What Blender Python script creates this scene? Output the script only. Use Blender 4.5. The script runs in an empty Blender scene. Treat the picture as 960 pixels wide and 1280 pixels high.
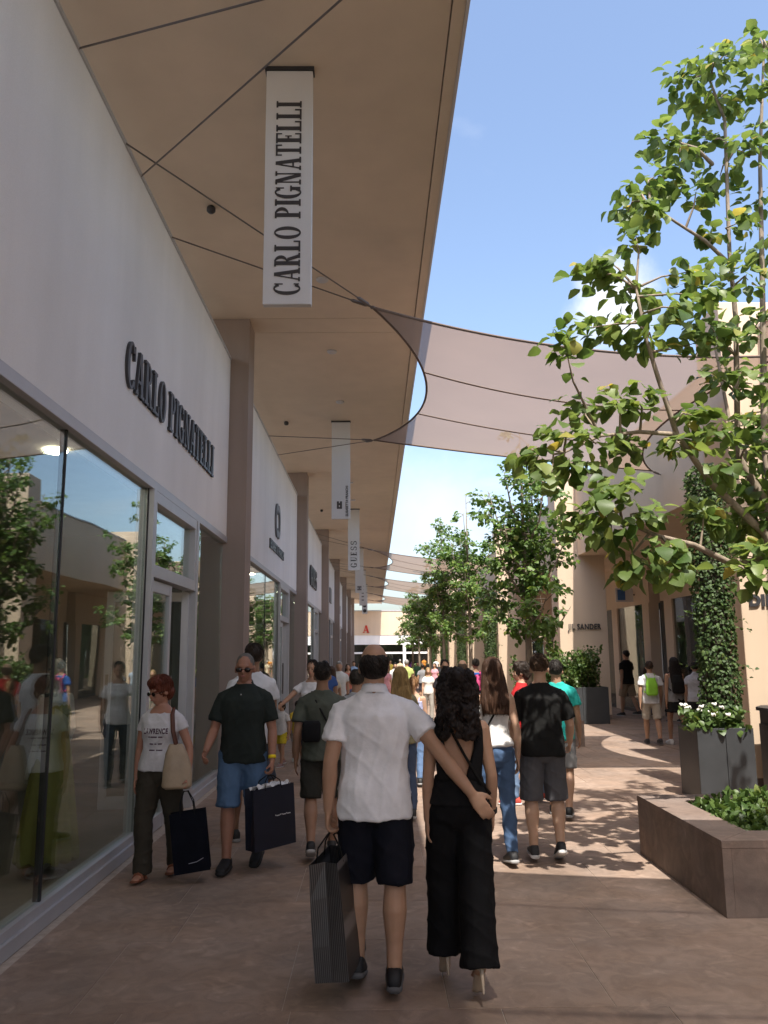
import bpy, bmesh, math, random
import numpy as np
from mathutils import Vector, Matrix, noise

R = math.radians
SC = bpy.context.scene
COL = SC.collection
random.seed(7)

# ------------------------------------------------------------------ camera
F, W0, H0 = 1035.0, 960.0, 1280.0            # focal length and size of the photograph, in pixels
CAM_H = 1.72
PITCH, YAW, ROLL = R(9.65), R(-0.72), R(-0.45)
CAM_ROT = Matrix.Rotation(YAW, 3, 'Z') @ Matrix.Rotation(R(90) + PITCH, 3, 'X') @ Matrix.Rotation(ROLL, 3, 'Z')
CAM_POS = Vector((0, 0, CAM_H))
cam = bpy.data.cameras.new('camera')
cam.sensor_fit = 'VERTICAL'
cam.sensor_height = 36.0
cam.lens = 36.0 * F / H0
cam.clip_start = 0.05
cam.clip_end = 3000
cam_ob = bpy.data.objects.new('camera', cam)
cam_ob.matrix_world = Matrix.Translation(CAM_POS) @ CAM_ROT.to_4x4()
COL.objects.link(cam_ob)
SC.camera = cam_ob

# ------------------------------------------------------------------ light
SUN_EL, SUN_AZ = R(61.5), R(5)                 # sun behind the camera, a little to the right
SUN_DIR = Vector((math.sin(SUN_AZ) * math.cos(SUN_EL), -math.cos(SUN_AZ) * math.cos(SUN_EL), math.sin(SUN_EL)))
world = bpy.data.worlds.new('World')
SC.world = world
world.use_nodes = True
wn, wl = world.node_tree.nodes, world.node_tree.links
wn.clear()
w_out = wn.new('ShaderNodeOutputWorld')
w_bg = wn.new('ShaderNodeBackground')
w_bg.inputs['Strength'].default_value = 0.15
sky = wn.new('ShaderNodeTexSky')
sky.sky_type = 'NISHITA'
sky.sun_disc = False
sky.sun_elevation = SUN_EL
sky.sun_rotation = R(180) - SUN_AZ
sky.air_density = 1.0
sky.dust_density = 3.0
sky.ozone_density = 1.2
# thin fair-weather clouds, laid on a plane overhead
w_tc = wn.new('ShaderNodeTexCoord')
w_sep = wn.new('ShaderNodeSeparateXYZ')
wl.new(w_tc.outputs['Generated'], w_sep.inputs[0])
def wmath(op, a, b=None, clamp=False):
    n = wn.new('ShaderNodeMath'); n.operation = op; n.use_clamp = clamp
    for i, v in enumerate((a, b)):
        if v is None: continue
        if isinstance(v, (int, float)): n.inputs[i].default_value = v
        else: wl.new(v, n.inputs[i])
    return n.outputs[0]
w_z = wmath('ADD', wmath('MAXIMUM', w_sep.outputs['Z'], 0.0), 0.12)
w_cmb = wn.new('ShaderNodeCombineXYZ')
wl.new(wmath('DIVIDE', w_sep.outputs['X'], w_z), w_cmb.inputs[0])
wl.new(wmath('DIVIDE', w_sep.outputs['Y'], w_z), w_cmb.inputs[1])
w_no = wn.new('ShaderNodeTexNoise')
w_no.inputs['Scale'].default_value = 1.15
w_no.inputs['Detail'].default_value = 9
w_no.inputs['Roughness'].default_value = 0.55
w_no.inputs['Distortion'].default_value = 0.25
w_mp = wn.new('ShaderNodeMapping')
w_mp.inputs['Location'].default_value = (5.1, 7.7, 0)
wl.new(w_cmb.outputs[0], w_mp.inputs[0]); wl.new(w_mp.outputs[0], w_no.inputs['Vector'])
w_ramp = wn.new('ShaderNodeValToRGB')
w_ramp.color_ramp.elements[0].position = 0.58
w_ramp.color_ramp.elements[1].position = 0.95
wl.new(w_no.outputs[0], w_ramp.inputs[0])
# one puffy cloud above the right-hand roofs and paler cloud low over the end of the street
def puff(px, py, r, lo, hi, nscale):
    d = (CAM_ROT @ Vector(((px - W0 / 2) / F, (H0 / 2 - py) / F, -1.0))).normalized()
    n = wn.new('ShaderNodeVectorMath'); n.operation = 'DISTANCE'; wl.new(w_tc.outputs['Generated'], n.inputs[0]); n.inputs[1].default_value = d
    nz = wn.new('ShaderNodeTexNoise'); nz.inputs['Scale'].default_value = nscale; nz.inputs['Detail'].default_value = 8; nz.inputs['Roughness'].default_value = .6; wl.new(w_tc.outputs['Generated'], nz.inputs['Vector'])
    a = wmath('SUBTRACT', wmath('ADD', nz.outputs[0], .5), wmath('DIVIDE', n.outputs['Value'], r))
    m = wn.new('ShaderNodeMapRange'); m.inputs[1].default_value = lo; m.inputs[2].default_value = hi; m.interpolation_type = 'SMOOTHSTEP'; wl.new(a, m.inputs[0]); return m.outputs[0]
w_cl = wmath('MAXIMUM', w_ramp.outputs[0], wmath('MAXIMUM', puff(770, 380, .07, .1, .8, 16), wmath('MULTIPLY', puff(545, 640, .15, .2, 1.0, 11), .55)))
w_mix = wn.new('ShaderNodeMix'); w_mix.data_type = 'RGBA'
wl.new(w_cl, w_mix.inputs['Factor'])
wl.new(sky.outputs[0], w_mix.inputs[6])
w_mix.inputs[7].default_value = (3.7, 3.85, 4.1, 1)
wl.new(w_mix.outputs[2], w_bg.inputs['Color'])
wl.new(w_bg.outputs[0], w_out.inputs[0])

sun = bpy.data.lights.new('sun', 'SUN')
sun.energy = 3.7
sun.angle = R(0.53)
sun.color = (1.0, 0.94, 0.85)
sun_ob = bpy.data.objects.new('sun', sun)
sun_ob.rotation_euler = SUN_DIR.to_track_quat('Z', 'Y').to_euler()
sun_ob.location = SUN_DIR * 60
COL.objects.link(sun_ob)

SC.view_settings.view_transform = 'Standard'
SC.view_settings.look = 'None'
SC.view_settings.exposure = 1.12
SC.view_settings.gamma = 1.0
SC.cycles.use_denoising = True
SC.cycles.max_bounces = 8
SC.cycles.transparent_max_bounces = 24

# ------------------------------------------------------------------ helpers
def ray(px, py):
    return CAM_ROT @ Vector(((px - W0 / 2) / F, (H0 / 2 - py) / F, -1.0))
def at(px, py, x=None, y=None, z=None):
    """point on the photograph's ray where it meets the plane x, y or z = const"""
    d = ray(px, py)
    t = ((x - CAM_POS.x) / d.x if x is not None else (y - CAM_POS.y) / d.y if y is not None else (z - CAM_POS.z) / d.z)
    return CAM_POS + d * t
def gnd(px, py): return at(px, py, z=0.0)

class MB:
    """collects shapes into one mesh"""
    def __init__(s): s.v = []; s.f = []
    def add(s, v, f):
        o = len(s.v); s.v += [tuple(p) for p in v]; s.f += [tuple(i + o for i in q) for q in f]; return s
    def box(s, x0, x1, y0, y1, z0, z1):
        return s.add([(x0, y0, z0), (x1, y0, z0), (x1, y1, z0), (x0, y1, z0), (x0, y0, z1), (x1, y0, z1), (x1, y1, z1), (x0, y1, z1)],
                     [(3, 2, 1, 0), (4, 5, 6, 7), (0, 1, 5, 4), (1, 2, 6, 5), (2, 3, 7, 6), (3, 0, 4, 7)])
    def loft(s, rings, close=True):
        """rings: lists of equal length; closed with fans"""
        n = len(rings[0]); v = [tuple(p) for r in rings for p in r]; f = []
        for i in range(len(rings) - 1):
            for j in range(n):
                k = (j + 1) % n
                f.append((i * n + j, i * n + k, (i + 1) * n + k, (i + 1) * n + j))
        if close:
            v.append(tuple(np.mean(np.array(rings[0], float), 0))); c = len(v) - 1
            f += [(c, (j + 1) % n, j) for j in range(n)]
            v.append(tuple(np.mean(np.array(rings[-1], float), 0))); c = len(v) - 1; b = (len(rings) - 1) * n
            f += [(c, b + j, b + (j + 1) % n) for j in range(n)]
        return s.add(v, f)
    def sec(s, secs, n=20, e=2.0):
        """stack of horizontal sections (z, half width, half depth, y centre[, x centre])"""
        rings = []
        for q in secs:
            z, hw, hd, yc = q[:4]; xc = q[4] if len(q) > 4 else 0
            ring = []
            for j in range(n):
                a = 2 * math.pi * j / n; c, t = math.cos(a), math.sin(a)
                ring.append((xc + hw * math.copysign(abs(c) ** (2 / e), c), yc + hd * math.copysign(abs(t) ** (2 / e), t), z))
            rings.append(ring)
        return s.loft(rings)
    def limb(s, pts, rad, n=10, caps=(1, 1)):
        """tapered tube through points; caps 1 = round, 0 = flat"""
        P = [Vector(p) for p in pts]; rings = []
        up = None; T = []
        for i in range(len(P)):
            t = (P[min(i + 1, len(P) - 1)] - P[max(i - 1, 0)]); T.append(t.normalized() if t.length > 1e-9 else Vector((0, 0, 1)))
        a = Vector((1, 0, 0)) if abs(T[0].x) < 0.8 else Vector((0, 1, 0))
        for i, (p, t, r) in enumerate(zip(P, T, rad)):
            a = (a - t * a.dot(t))
            if a.length < 1e-6: a = t.orthogonal()
            a.normalize(); b = t.cross(a)
            rr = r if isinstance(r, tuple) else (r, r)
            def ring(off, sc): return [p + t * off + (a * math.cos(2 * math.pi * j / n) * rr[0] + b * math.sin(2 * math.pi * j / n) * rr[1]) * sc for j in range(n)]
            m = min(rr)
            if i == 0 and caps[0]: rings += [ring(-.94 * m, .34), ring(-.7 * m, .71)]
            rings.append(ring(0, 1))
            if i == len(P) - 1 and caps[1]: rings += [ring(.7 * m, .71), ring(.94 * m, .34)]
        return s.loft(rings)
    def ell(s, c, r, m=None, nu=14, nv=9):
        rings = []
        for i in range(1, nv):
            th = math.pi * i / nv
            rings.append([])
            for j in range(nu):
                a = 2 * math.pi * j / nu
                q = Vector((r[0] * math.sin(th) * math.cos(a), r[1] * math.sin(th) * math.sin(a), -r[2] * math.cos(th)))
                rings[-1].append((m @ q if m else q) + Vector(c))
        return s.loft(rings)
    def xf(s, M):
        s.v = [tuple(M @ Vector(p)) for p in s.v]; return s
    def mesh(s, name, mat=None, smooth=False):
        me = bpy.data.meshes.new(name); me.from_pydata(s.v, [], s.f)
        if mat: me.materials.append(mat)
        if smooth: me.shade_smooth()
        me.update(); return me
    def build(s, name, mat, parent=None, smooth=False, bevel=0):
        o = link(name, s.mesh(name, mat, smooth), parent)
        if bevel:
            b = o.modifiers.new('bevel', 'BEVEL'); b.width = bevel; b.segments = 2; b.limit_method = 'ANGLE'; b.angle_limit = R(40)
        return o

def link(name, data, parent=None):
    o = bpy.data.objects.new(name, data); COL.objects.link(o)
    if parent: o.parent = parent
    return o
def tag(o, label=None, cat=None, group=None, kind=None):
    if label: o['label'] = label
    if cat: o['category'] = cat
    if group: o['group'] = group
    if kind: o['kind'] = kind
    return o
def thing(name, label, cat, loc=(0, 0, 0), rz=0, group=None):
    o = link(name, None); o.location = loc; o.rotation_euler = (0, 0, rz); o.empty_display_size = .2
    return tag(o, label, cat, group)
def dup(o, parent=None):
    c = o.copy(); COL.objects.link(c); c.parent = parent
    for ch in o.children: dup(ch, c)
    return c

def remesh(mb, voxel, smooth=0, disp=None):
    """one continuous skin over overlapping closed shapes"""
    me = mb.mesh('tmp'); o = link('tmp', me)
    m = o.modifiers.new('r', 'REMESH'); m.mode = 'VOXEL'; m.voxel_size = voxel; m.use_smooth_shade = True
    if smooth:
        k = o.modifiers.new('s', 'SMOOTH'); k.factor = .5; k.iterations = smooth
    dg = bpy.context.evaluated_depsgraph_get()
    out = bpy.data.meshes.new_from_object(o.evaluated_get(dg))
    bpy.data.objects.remove(o); bpy.data.meshes.remove(me)
    if disp:
        n = len(out.vertices); co = np.empty(n * 3); out.vertices.foreach_get('co', co); co = co.reshape(-1, 3)
        nn = np.empty(n * 3); out.vertex_normals.foreach_get('vector', nn); nn = nn.reshape(-1, 3)
        d = np.array([disp(c) for c in co]); co = co + nn * d[:, None]
        out.vertices.foreach_set('co', co.ravel())
    out.shade_smooth(); out.update()
    return out

# ------------------------------------------------------------------ materials
MATS = {}
def nodes_mat(name):
    m = bpy.data.materials.new(name); m.use_nodes = True
    nt = m.node_tree; b = nt.nodes['Principled BSDF']
    return m, nt, b
def mat(name, col, rough=.7, var=.12, scale=6, bump=0, bscale=60, spec=.4, metal=0, coords='Object', detail=6, stretch=None, rnd=0):
    """principled with noise-driven colour variation and fine relief"""
    if name in MATS: return MATS[name]
    m, nt, b = nodes_mat(name); N, L = nt.nodes, nt.links
    tc = N.new('ShaderNodeTexCoord'); vec = tc.outputs[coords]
    if stretch:
        mp = N.new('ShaderNodeMapping'); mp.inputs['Scale'].default_value = stretch; L.new(vec, mp.inputs[0]); vec = mp.outputs[0]
    no = N.new('ShaderNodeTexNoise'); no.inputs['Scale'].default_value = scale; no.inputs['Detail'].default_value = detail
    no.inputs['Roughness'].default_value = .6; L.new(vec, no.inputs['Vector'])
    mr = N.new('ShaderNodeMapRange'); mr.inputs[1].default_value = .25; mr.inputs[2].default_value = .75
    mr.inputs[3].default_value = 1 - var; mr.inputs[4].default_value = 1 + var; L.new(no.outputs[0], mr.inputs[0])
    vv = mr.outputs[0]
    if rnd:
        oi = N.new('ShaderNodeObjectInfo'); m2 = N.new('ShaderNodeMapRange'); m2.inputs[3].default_value = 1 - rnd; m2.inputs[4].default_value = 1 + rnd
        L.new(oi.outputs['Random'], m2.inputs[0]); mu = N.new('ShaderNodeMath'); mu.operation = 'MULTIPLY'
        L.new(vv, mu.inputs[0]); L.new(m2.outputs[0], mu.inputs[1]); vv = mu.outputs[0]
    hs = N.new('ShaderNodeHueSaturation'); hs.inputs['Color'].default_value = (*col, 1); L.new(vv, hs.inputs['Value'])
    L.new(hs.outputs[0], b.inputs['Base Color'])
    b.inputs['Roughness'].default_value = rough; b.inputs['Metallic'].default_value = metal
    b.inputs['Specular IOR Level'].default_value = spec
    if bump:
        n2 = N.new('ShaderNodeTexNoise'); n2.inputs['Scale'].default_value = bscale; n2.inputs['Detail'].default_value = 5; L.new(vec, n2.inputs['Vector'])
        bp = N.new('ShaderNodeBump'); bp.inputs['Strength'].default_value = bump; bp.inputs['Distance'].default_value = .01
        L.new(n2.outputs[0], bp.inputs['Height']); L.new(bp.outputs[0], b.inputs['Normal'])
    MATS[name] = m; return m
def cloth(col, rough=.85):
    return mat('cloth_%02x%02x%02x' % tuple(int(c * 255) for c in col), col, rough, .12, 9, .35, 26, .2)
def skin(col):
    k = 'skin_%02x%02x%02x' % tuple(int(c * 255) for c in col)
    if k in MATS: return MATS[k]
    m = mat(k, col, .55, .08, 14, .05, 150, .35); b = m.node_tree.nodes['Principled BSDF']
    b.inputs['Subsurface Weight'].default_value = .12; b.inputs['Subsurface Radius'].default_value = (.02, .008, .004); b.inputs['Subsurface Scale'].default_value = .4
    return m
def hairmat(col):
    return mat('hair_%02x%02x%02x' % tuple(int(c * 255) for c in col), col, .5, .4, 26, .5, 90, .3, stretch=(3, 3, .35))
def emis(name, col, s):
    if name in MATS: return MATS[name]
    m, nt, b = nodes_mat(name); b.inputs['Emission Color'].default_value = (*col, 1); b.inputs['Emission Strength'].default_value = s
    b.inputs['Base Color'].default_value = (*col, 1); MATS[name] = m; return m
def glass_mat(name, ior=2.0, tint=(.86, .91, .89)):
    m, nt, b = nodes_mat(name); N, L = nt.nodes, nt.links; N.remove(b)
    tr = N.new('ShaderNodeBsdfTransparent'); tr.inputs[0].default_value = (*tint, 1)
    gl = N.new('ShaderNodeBsdfGlossy'); gl.inputs['Roughness'].default_value = 0.0; gl.inputs['Color'].default_value = (.92, .96, .95, 1)
    fr = N.new('ShaderNodeFresnel'); ge = N.new('ShaderNodeNewGeometry'); mi = N.new('ShaderNodeMapRange'); mi.inputs[3].default_value = ior; mi.inputs[4].default_value = 1 / ior
    L.new(ge.outputs['Backfacing'], mi.inputs[0]); L.new(mi.outputs[0], fr.inputs['IOR'])      # both faces of the pane reflect alike
    # faint waviness of large panes
    tc = N.new('ShaderNodeTexCoord'); no = N.new('ShaderNodeTexNoise'); no.inputs['Scale'].default_value = .8; no.inputs['Detail'].default_value = 1
    bp = N.new('ShaderNodeBump'); bp.inputs['Strength'].default_value = .12; bp.inputs['Distance'].default_value = .02
    L.new(tc.outputs['Object'], no.inputs['Vector']); L.new(no.outputs[0], bp.inputs['Height']); L.new(bp.outputs[0], gl.inputs['Normal'])
    mx = N.new('ShaderNodeMixShader'); L.new(fr.outputs[0], mx.inputs[0]); L.new(tr.outputs[0], mx.inputs[1]); L.new(gl.outputs[0], mx.inputs[2])
    L.new(mx.outputs[0], N['Material Output'].inputs[0]); MATS[name] = m; return m
def leaf_mat(name, c0, c1, c2, trans=.35, rough=.45):
    m, nt, b = nodes_mat(name); N, L = nt.nodes, nt.links
    ge = N.new('ShaderNodeNewGeometry'); oi = N.new('ShaderNodeObjectInfo')
    ad = N.new('ShaderNodeMath'); ad.operation = 'ADD'; L.new(ge.outputs['Random Per Island'], ad.inputs[0]); L.new(oi.outputs['Random'], ad.inputs[1])
    frn = N.new('ShaderNodeMath'); frn.operation = 'FRACT'; L.new(ad.outputs[0], frn.inputs[0])
    rp = N.new('ShaderNodeValToRGB'); e = rp.color_ramp.elements
    e[0].position = 0; e[0].color = (*c0, 1); e[1].position = .96; e[1].color = (*c1, 1); q = e.new(1.0); q.color = (*c2, 1)
    L.new(frn.outputs[0], rp.inputs[0]); L.new(rp.outputs[0], b.inputs['Base Color'])
    b.inputs['Roughness'].default_value = rough; b.inputs['Specular IOR Level'].default_value = .45
    tl = N.new('ShaderNodeBsdfTranslucent')
    hs = N.new('ShaderNodeHueSaturation'); hs.inputs['Value'].default_value = 1.6; hs.inputs['Saturation'].default_value = 1.1; hs.inputs['Hue'].default_value = .485
    L.new(rp.outputs[0], hs.inputs['Color']); L.new(hs.outputs[0], tl.inputs[0])
    mx = N.new('ShaderNodeMixShader'); mx.inputs[0].default_value = trans
    L.new(b.outputs[0], mx.inputs[1]); L.new(tl.outputs[0], mx.inputs[2]); L.new(mx.outputs[0], N['Material Output'].inputs[0])
    MATS[name] = m; return m

def weathered(name, col, rough=.85, streak=.10, bump=.15, grain=180, spots=.05):
    """painted plaster or stone: broad blotches, faint vertical streaks, fine grain"""
    m, nt, b = nodes_mat(name); N, L = nt.nodes, nt.links
    tc = N.new('ShaderNodeTexCoord')
    def nz(scale, st, detail=5):
        mp = N.new('ShaderNodeMapping'); mp.inputs['Scale'].default_value = st; L.new(tc.outputs['Object'], mp.inputs[0])
        n = N.new('ShaderNodeTexNoise'); n.inputs['Scale'].default_value = scale; n.inputs['Detail'].default_value = detail; L.new(mp.outputs[0], n.inputs['Vector']); return n.outputs[0]
    def rng(x, a, lo=.3, hi=.7):
        r = N.new('ShaderNodeMapRange'); r.inputs[1].default_value = lo; r.inputs[2].default_value = hi; r.inputs[3].default_value = 1 - a; r.inputs[4].default_value = 1 + a; L.new(x, r.inputs[0]); return r.outputs[0]
    def mul(a, c):
        q = N.new('ShaderNodeMath'); q.operation = 'MULTIPLY'; L.new(a, q.inputs[0]); L.new(c, q.inputs[1]); return q.outputs[0]
    v = mul(mul(rng(nz(.7, (1, 1, 1)), spots), rng(nz(3.0, (1, 1, .12)), streak)), rng(nz(grain, (1, 1, 1), 2), .04))
    hs = N.new('ShaderNodeHueSaturation'); hs.inputs['Color'].default_value = (*col, 1); L.new(v, hs.inputs['Value']); L.new(hs.outputs[0], b.inputs['Base Color'])
    b.inputs['Roughness'].default_value = rough; b.inputs['Specular IOR Level'].default_value = .25
    bp = N.new('ShaderNodeBump'); bp.inputs['Strength'].default_value = bump; bp.inputs['Distance'].default_value = .004; L.new(nz(grain, (1, 1, 1), 3), bp.inputs['Height']); L.new(bp.outputs[0], b.inputs['Normal'])
    MATS[name] = m; return m

M_PLASTER = weathered('white_plaster', (.84, .83, .82), streak=.03)
M_SOFFIT = weathered('beige_soffit', (.64, .54, .43), streak=.03, spots=.04)
M_COLUMN = weathered('brown_cladding', (.33, .265, .23), streak=.07)
M_PIER = weathered('sand_plaster', (.64, .50, .37), streak=.04)
M_ALU = mat('aluminium_frame', (.50, .50, .52), .45, .05, 4, .03, 200, .5, .3)
M_GASKET = mat('black_gasket', (.02, .02, .022), .6, .1)
M_DARK = mat('dark_metal', (.035, .036, .04), .42, .15, 8, .05, 120)
M_PLANTER = mat('anthracite_panel', (.045, .048, .052), .45, .18, 3, .04, 90, .5)
M_LETTER = mat('dark_letter', (.05, .05, .055), .35, .1)
M_BANNER = weathered('banner_white', (.64, .65, .66), .6, streak=.03)
M_GLASS = glass_mat('shop_glass')
M_GLASS2 = glass_mat('dark_glass', 1.7, (.55, .6, .6))
M_BARK = mat('pale_bark', (.27, .22, .17), .9, .35, 18, .5, 60, .2, stretch=(1, 1, .3))
M_CABLE = mat('steel_cable', (.16, .14, .13), .4, .1, 6, 0, 60, .5, .6)
M_LEAF = leaf_mat('broad_leaf', (.065, .12, .03), (.19, .255, .07), (.42, .35, .08), .42)
M_LEAF_FAR = leaf_mat('green_leaf', (.06, .125, .03), (.16, .25, .065), (.25, .27, .06), .4)
M_IVY = leaf_mat('ivy_leaf', (.03, .065, .018), (.075, .125, .032), (.12, .16, .04), .22, .6)
M_SHRUB = leaf_mat('shrub_leaf', (.045, .09, .022), (.11, .17, .045), (.2, .22, .06), .3)
M_SOIL = mat('soil', (.05, .035, .025), .95, .4, 20, .5, 40)
M_INT = weathered('shop_interior', (.22, .205, .185))
M_INTFLOOR = mat('shop_floor', (.20, .17, .14), .4, .15, 3)

# ------------------------------------------------------------------ ground
def stone_mat(name, col, rough=.75, joints=None):
    m, nt, b = nodes_mat(name); N, L = nt.nodes, nt.links
    tc = N.new('ShaderNodeTexCoord'); ge = N.new('ShaderNodeNewGeometry'); oi = N.new('ShaderNodeObjectInfo')
    def nz(scale, detail=6, dist=0):
        n = N.new('ShaderNodeTexNoise'); n.inputs['Scale'].default_value = scale; n.inputs['Detail'].default_value = detail; n.inputs['Distortion'].default_value = dist; L.new(ge.outputs['Position'], n.inputs['Vector']); return n.outputs[0]
    def rng(x, lo, hi, a, c):
        r = N.new('ShaderNodeMapRange'); r.inputs[1].default_value = lo; r.inputs[2].default_value = hi; r.inputs[3].default_value = a; r.inputs[4].default_value = c; L.new(x, r.inputs[0]); return r.outputs[0]
    def mul(a, c):
        q = N.new('ShaderNodeMath'); q.operation = 'MULTIPLY'; L.new(a, q.inputs[0]); L.new(c, q.inputs[1]); return q.outputs[0]
    v = mul(mul(rng(nz(1.1, 5, .6), .3, .7, .80, 1.18), rng(nz(7, 8, 1.4), .35, .65, .87, 1.11)), rng(oi.outputs['Random'], 0, 1, .91, 1.08))
    v = mul(v, rng(nz(160, 2), .3, .7, .93, 1.06))
    # worn pale scuffs and small dark stains
    v = mul(v, rng(nz(4.2, 9, 1.6), .58, .68, 1.0, 1.25)); v = mul(v, rng(nz(5.5, 3), .70, .76, 1.0, .78))
    hs = N.new('ShaderNodeHueSaturation'); hs.inputs['Color'].default_value = (*col, 1); L.new(v, hs.inputs['Value'])
    L.new(rng(nz(2.0, 3), .3, .7, .88, 1.1), hs.inputs['Saturation'])
    out = hs.outputs[0]
    if joints:
        br = N.new('ShaderNodeTexBrick'); br.offset = .5; br.inputs['Scale'].default_value = 1; br.inputs['Brick Width'].default_value = .82; br.inputs['Row Height'].default_value = .8
        br.inputs['Mortar Size'].default_value = .006; br.inputs['Color1'].default_value = (1, 1, 1, 1); br.inputs['Color2'].default_value = (.9, .9, .9, 1); br.inputs['Mortar'].default_value = (.62, .62, .62, 1)
        L.new(ge.outputs['Position'], br.inputs['Vector'])
        mx = N.new('ShaderNodeMix'); mx.data_type = 'RGBA'; mx.blend_type = 'MULTIPLY'; mx.inputs['Factor'].default_value = 1
        L.new(out, mx.inputs[6]); L.new(br.outputs[0], mx.inputs[7]); out = mx.outputs[2]
    L.new(out, b.inputs['Base Color'])
    L.new(rng(nz(3, 4), .3, .7, rough - .1, rough + .1), b.inputs['Roughness']); b.inputs['Specular IOR Level'].default_value = .35
    bp = N.new('ShaderNodeBump'); bp.inputs['Strength'].default_value = .2; bp.inputs['Distance'].default_value = .006; L.new(nz(70, 6), bp.inputs['Height']); L.new(bp.outputs[0], b.inputs['Normal'])
    MATS[name] = m; return m
STONE = (.285, .207, .16)
M_SLAB = stone_mat('pink_stone_slab', STONE)
M_PAVE = stone_mat('pink_stone_paving', STONE, joints=True)
M_GROUT = mat('pale_grout', (.44, .37, .31), .95, .2, 20)
M_EARTH = mat('dry_ground', (.30, .24, .16), .95, .3, .2, coords='Object')
M_BENCH = stone_mat('brown_stone_bench', (.20, .15, .125))

g = MB().add([(-600, -600, -.08), (600, -600, -.08), (600, 900, -.08), (-600, 900, -.08)], [(0, 1, 2, 3)]).build('ground', M_EARTH); tag(g, kind='structure')
SX0, SX1, SY0, SY1 = -2.06, 5.32, 1.9, 19.5
pave = MB().box(-14, 20, -12, 100, -.07, -.004).build('pavement', M_GROUT); tag(pave, kind='structure')
far = MB().box(-2.06, 12, SY1 + .006, 92, -.0038, 0).box(SX1 + .006, 12, SY0, SY1, -.0038, 0).box(-2.06, 12, -11, SY0 - .006, -.0038, 0).build('far_paving', M_PAVE); tag(far, kind='structure')
slab_meshes = {}
def slab(x0, x1, y0, y1):
    w, d = round(x1 - x0, 3), round(y1 - y0, 3)
    if (w, d) not in slab_meshes:
        j = .0022; c = .002
        m = MB(); r0 = [(-w / 2 + j, -d / 2 + j), (w / 2 - j, -d / 2 + j), (w / 2 - j, d / 2 - j), (-w / 2 + j, d / 2 - j)]
        sh = lambda q, s: [(x - math.copysign(s, x), y - math.copysign(s, y)) for x, y in q]
        m.loft([[(x, y, -.0065) for x, y in r0], [(x, y, -.0015) for x, y in r0], [(x, y, 0) for x, y in sh(r0, c)]])
        slab_meshes[(w, d)] = m.mesh('slab', M_SLAB)
    o = link('slab', slab_meshes[(w, d)], pave); o.location = ((x0 + x1) / 2, (y0 + y1) / 2, random.uniform(-.0006, .0006))
y = SY0; row = 0
rows = [.95, .75, .8, 1.0, .8]
while y < SY1 - .01:
    d = rows[row % 5]; y1 = min(y + d, SY1)
    if SY1 - y1 < .35: y1 = SY1
    x = SX0; wi = [.82, 1.23, .82, 1.03][row % 4] * (.55 if row % 2 else 1)
    while x < SX1 - .01:
        x1 = min(x + wi, SX1)
        if SX1 - x1 < .3: x1 = SX1
        slab(x, x1, y, y1); x = x1; wi = [.82, .82, 1.23, .82, 1.03][(row * 3 + int(x * 7)) % 5]
    y = y1; row += 1

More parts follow.
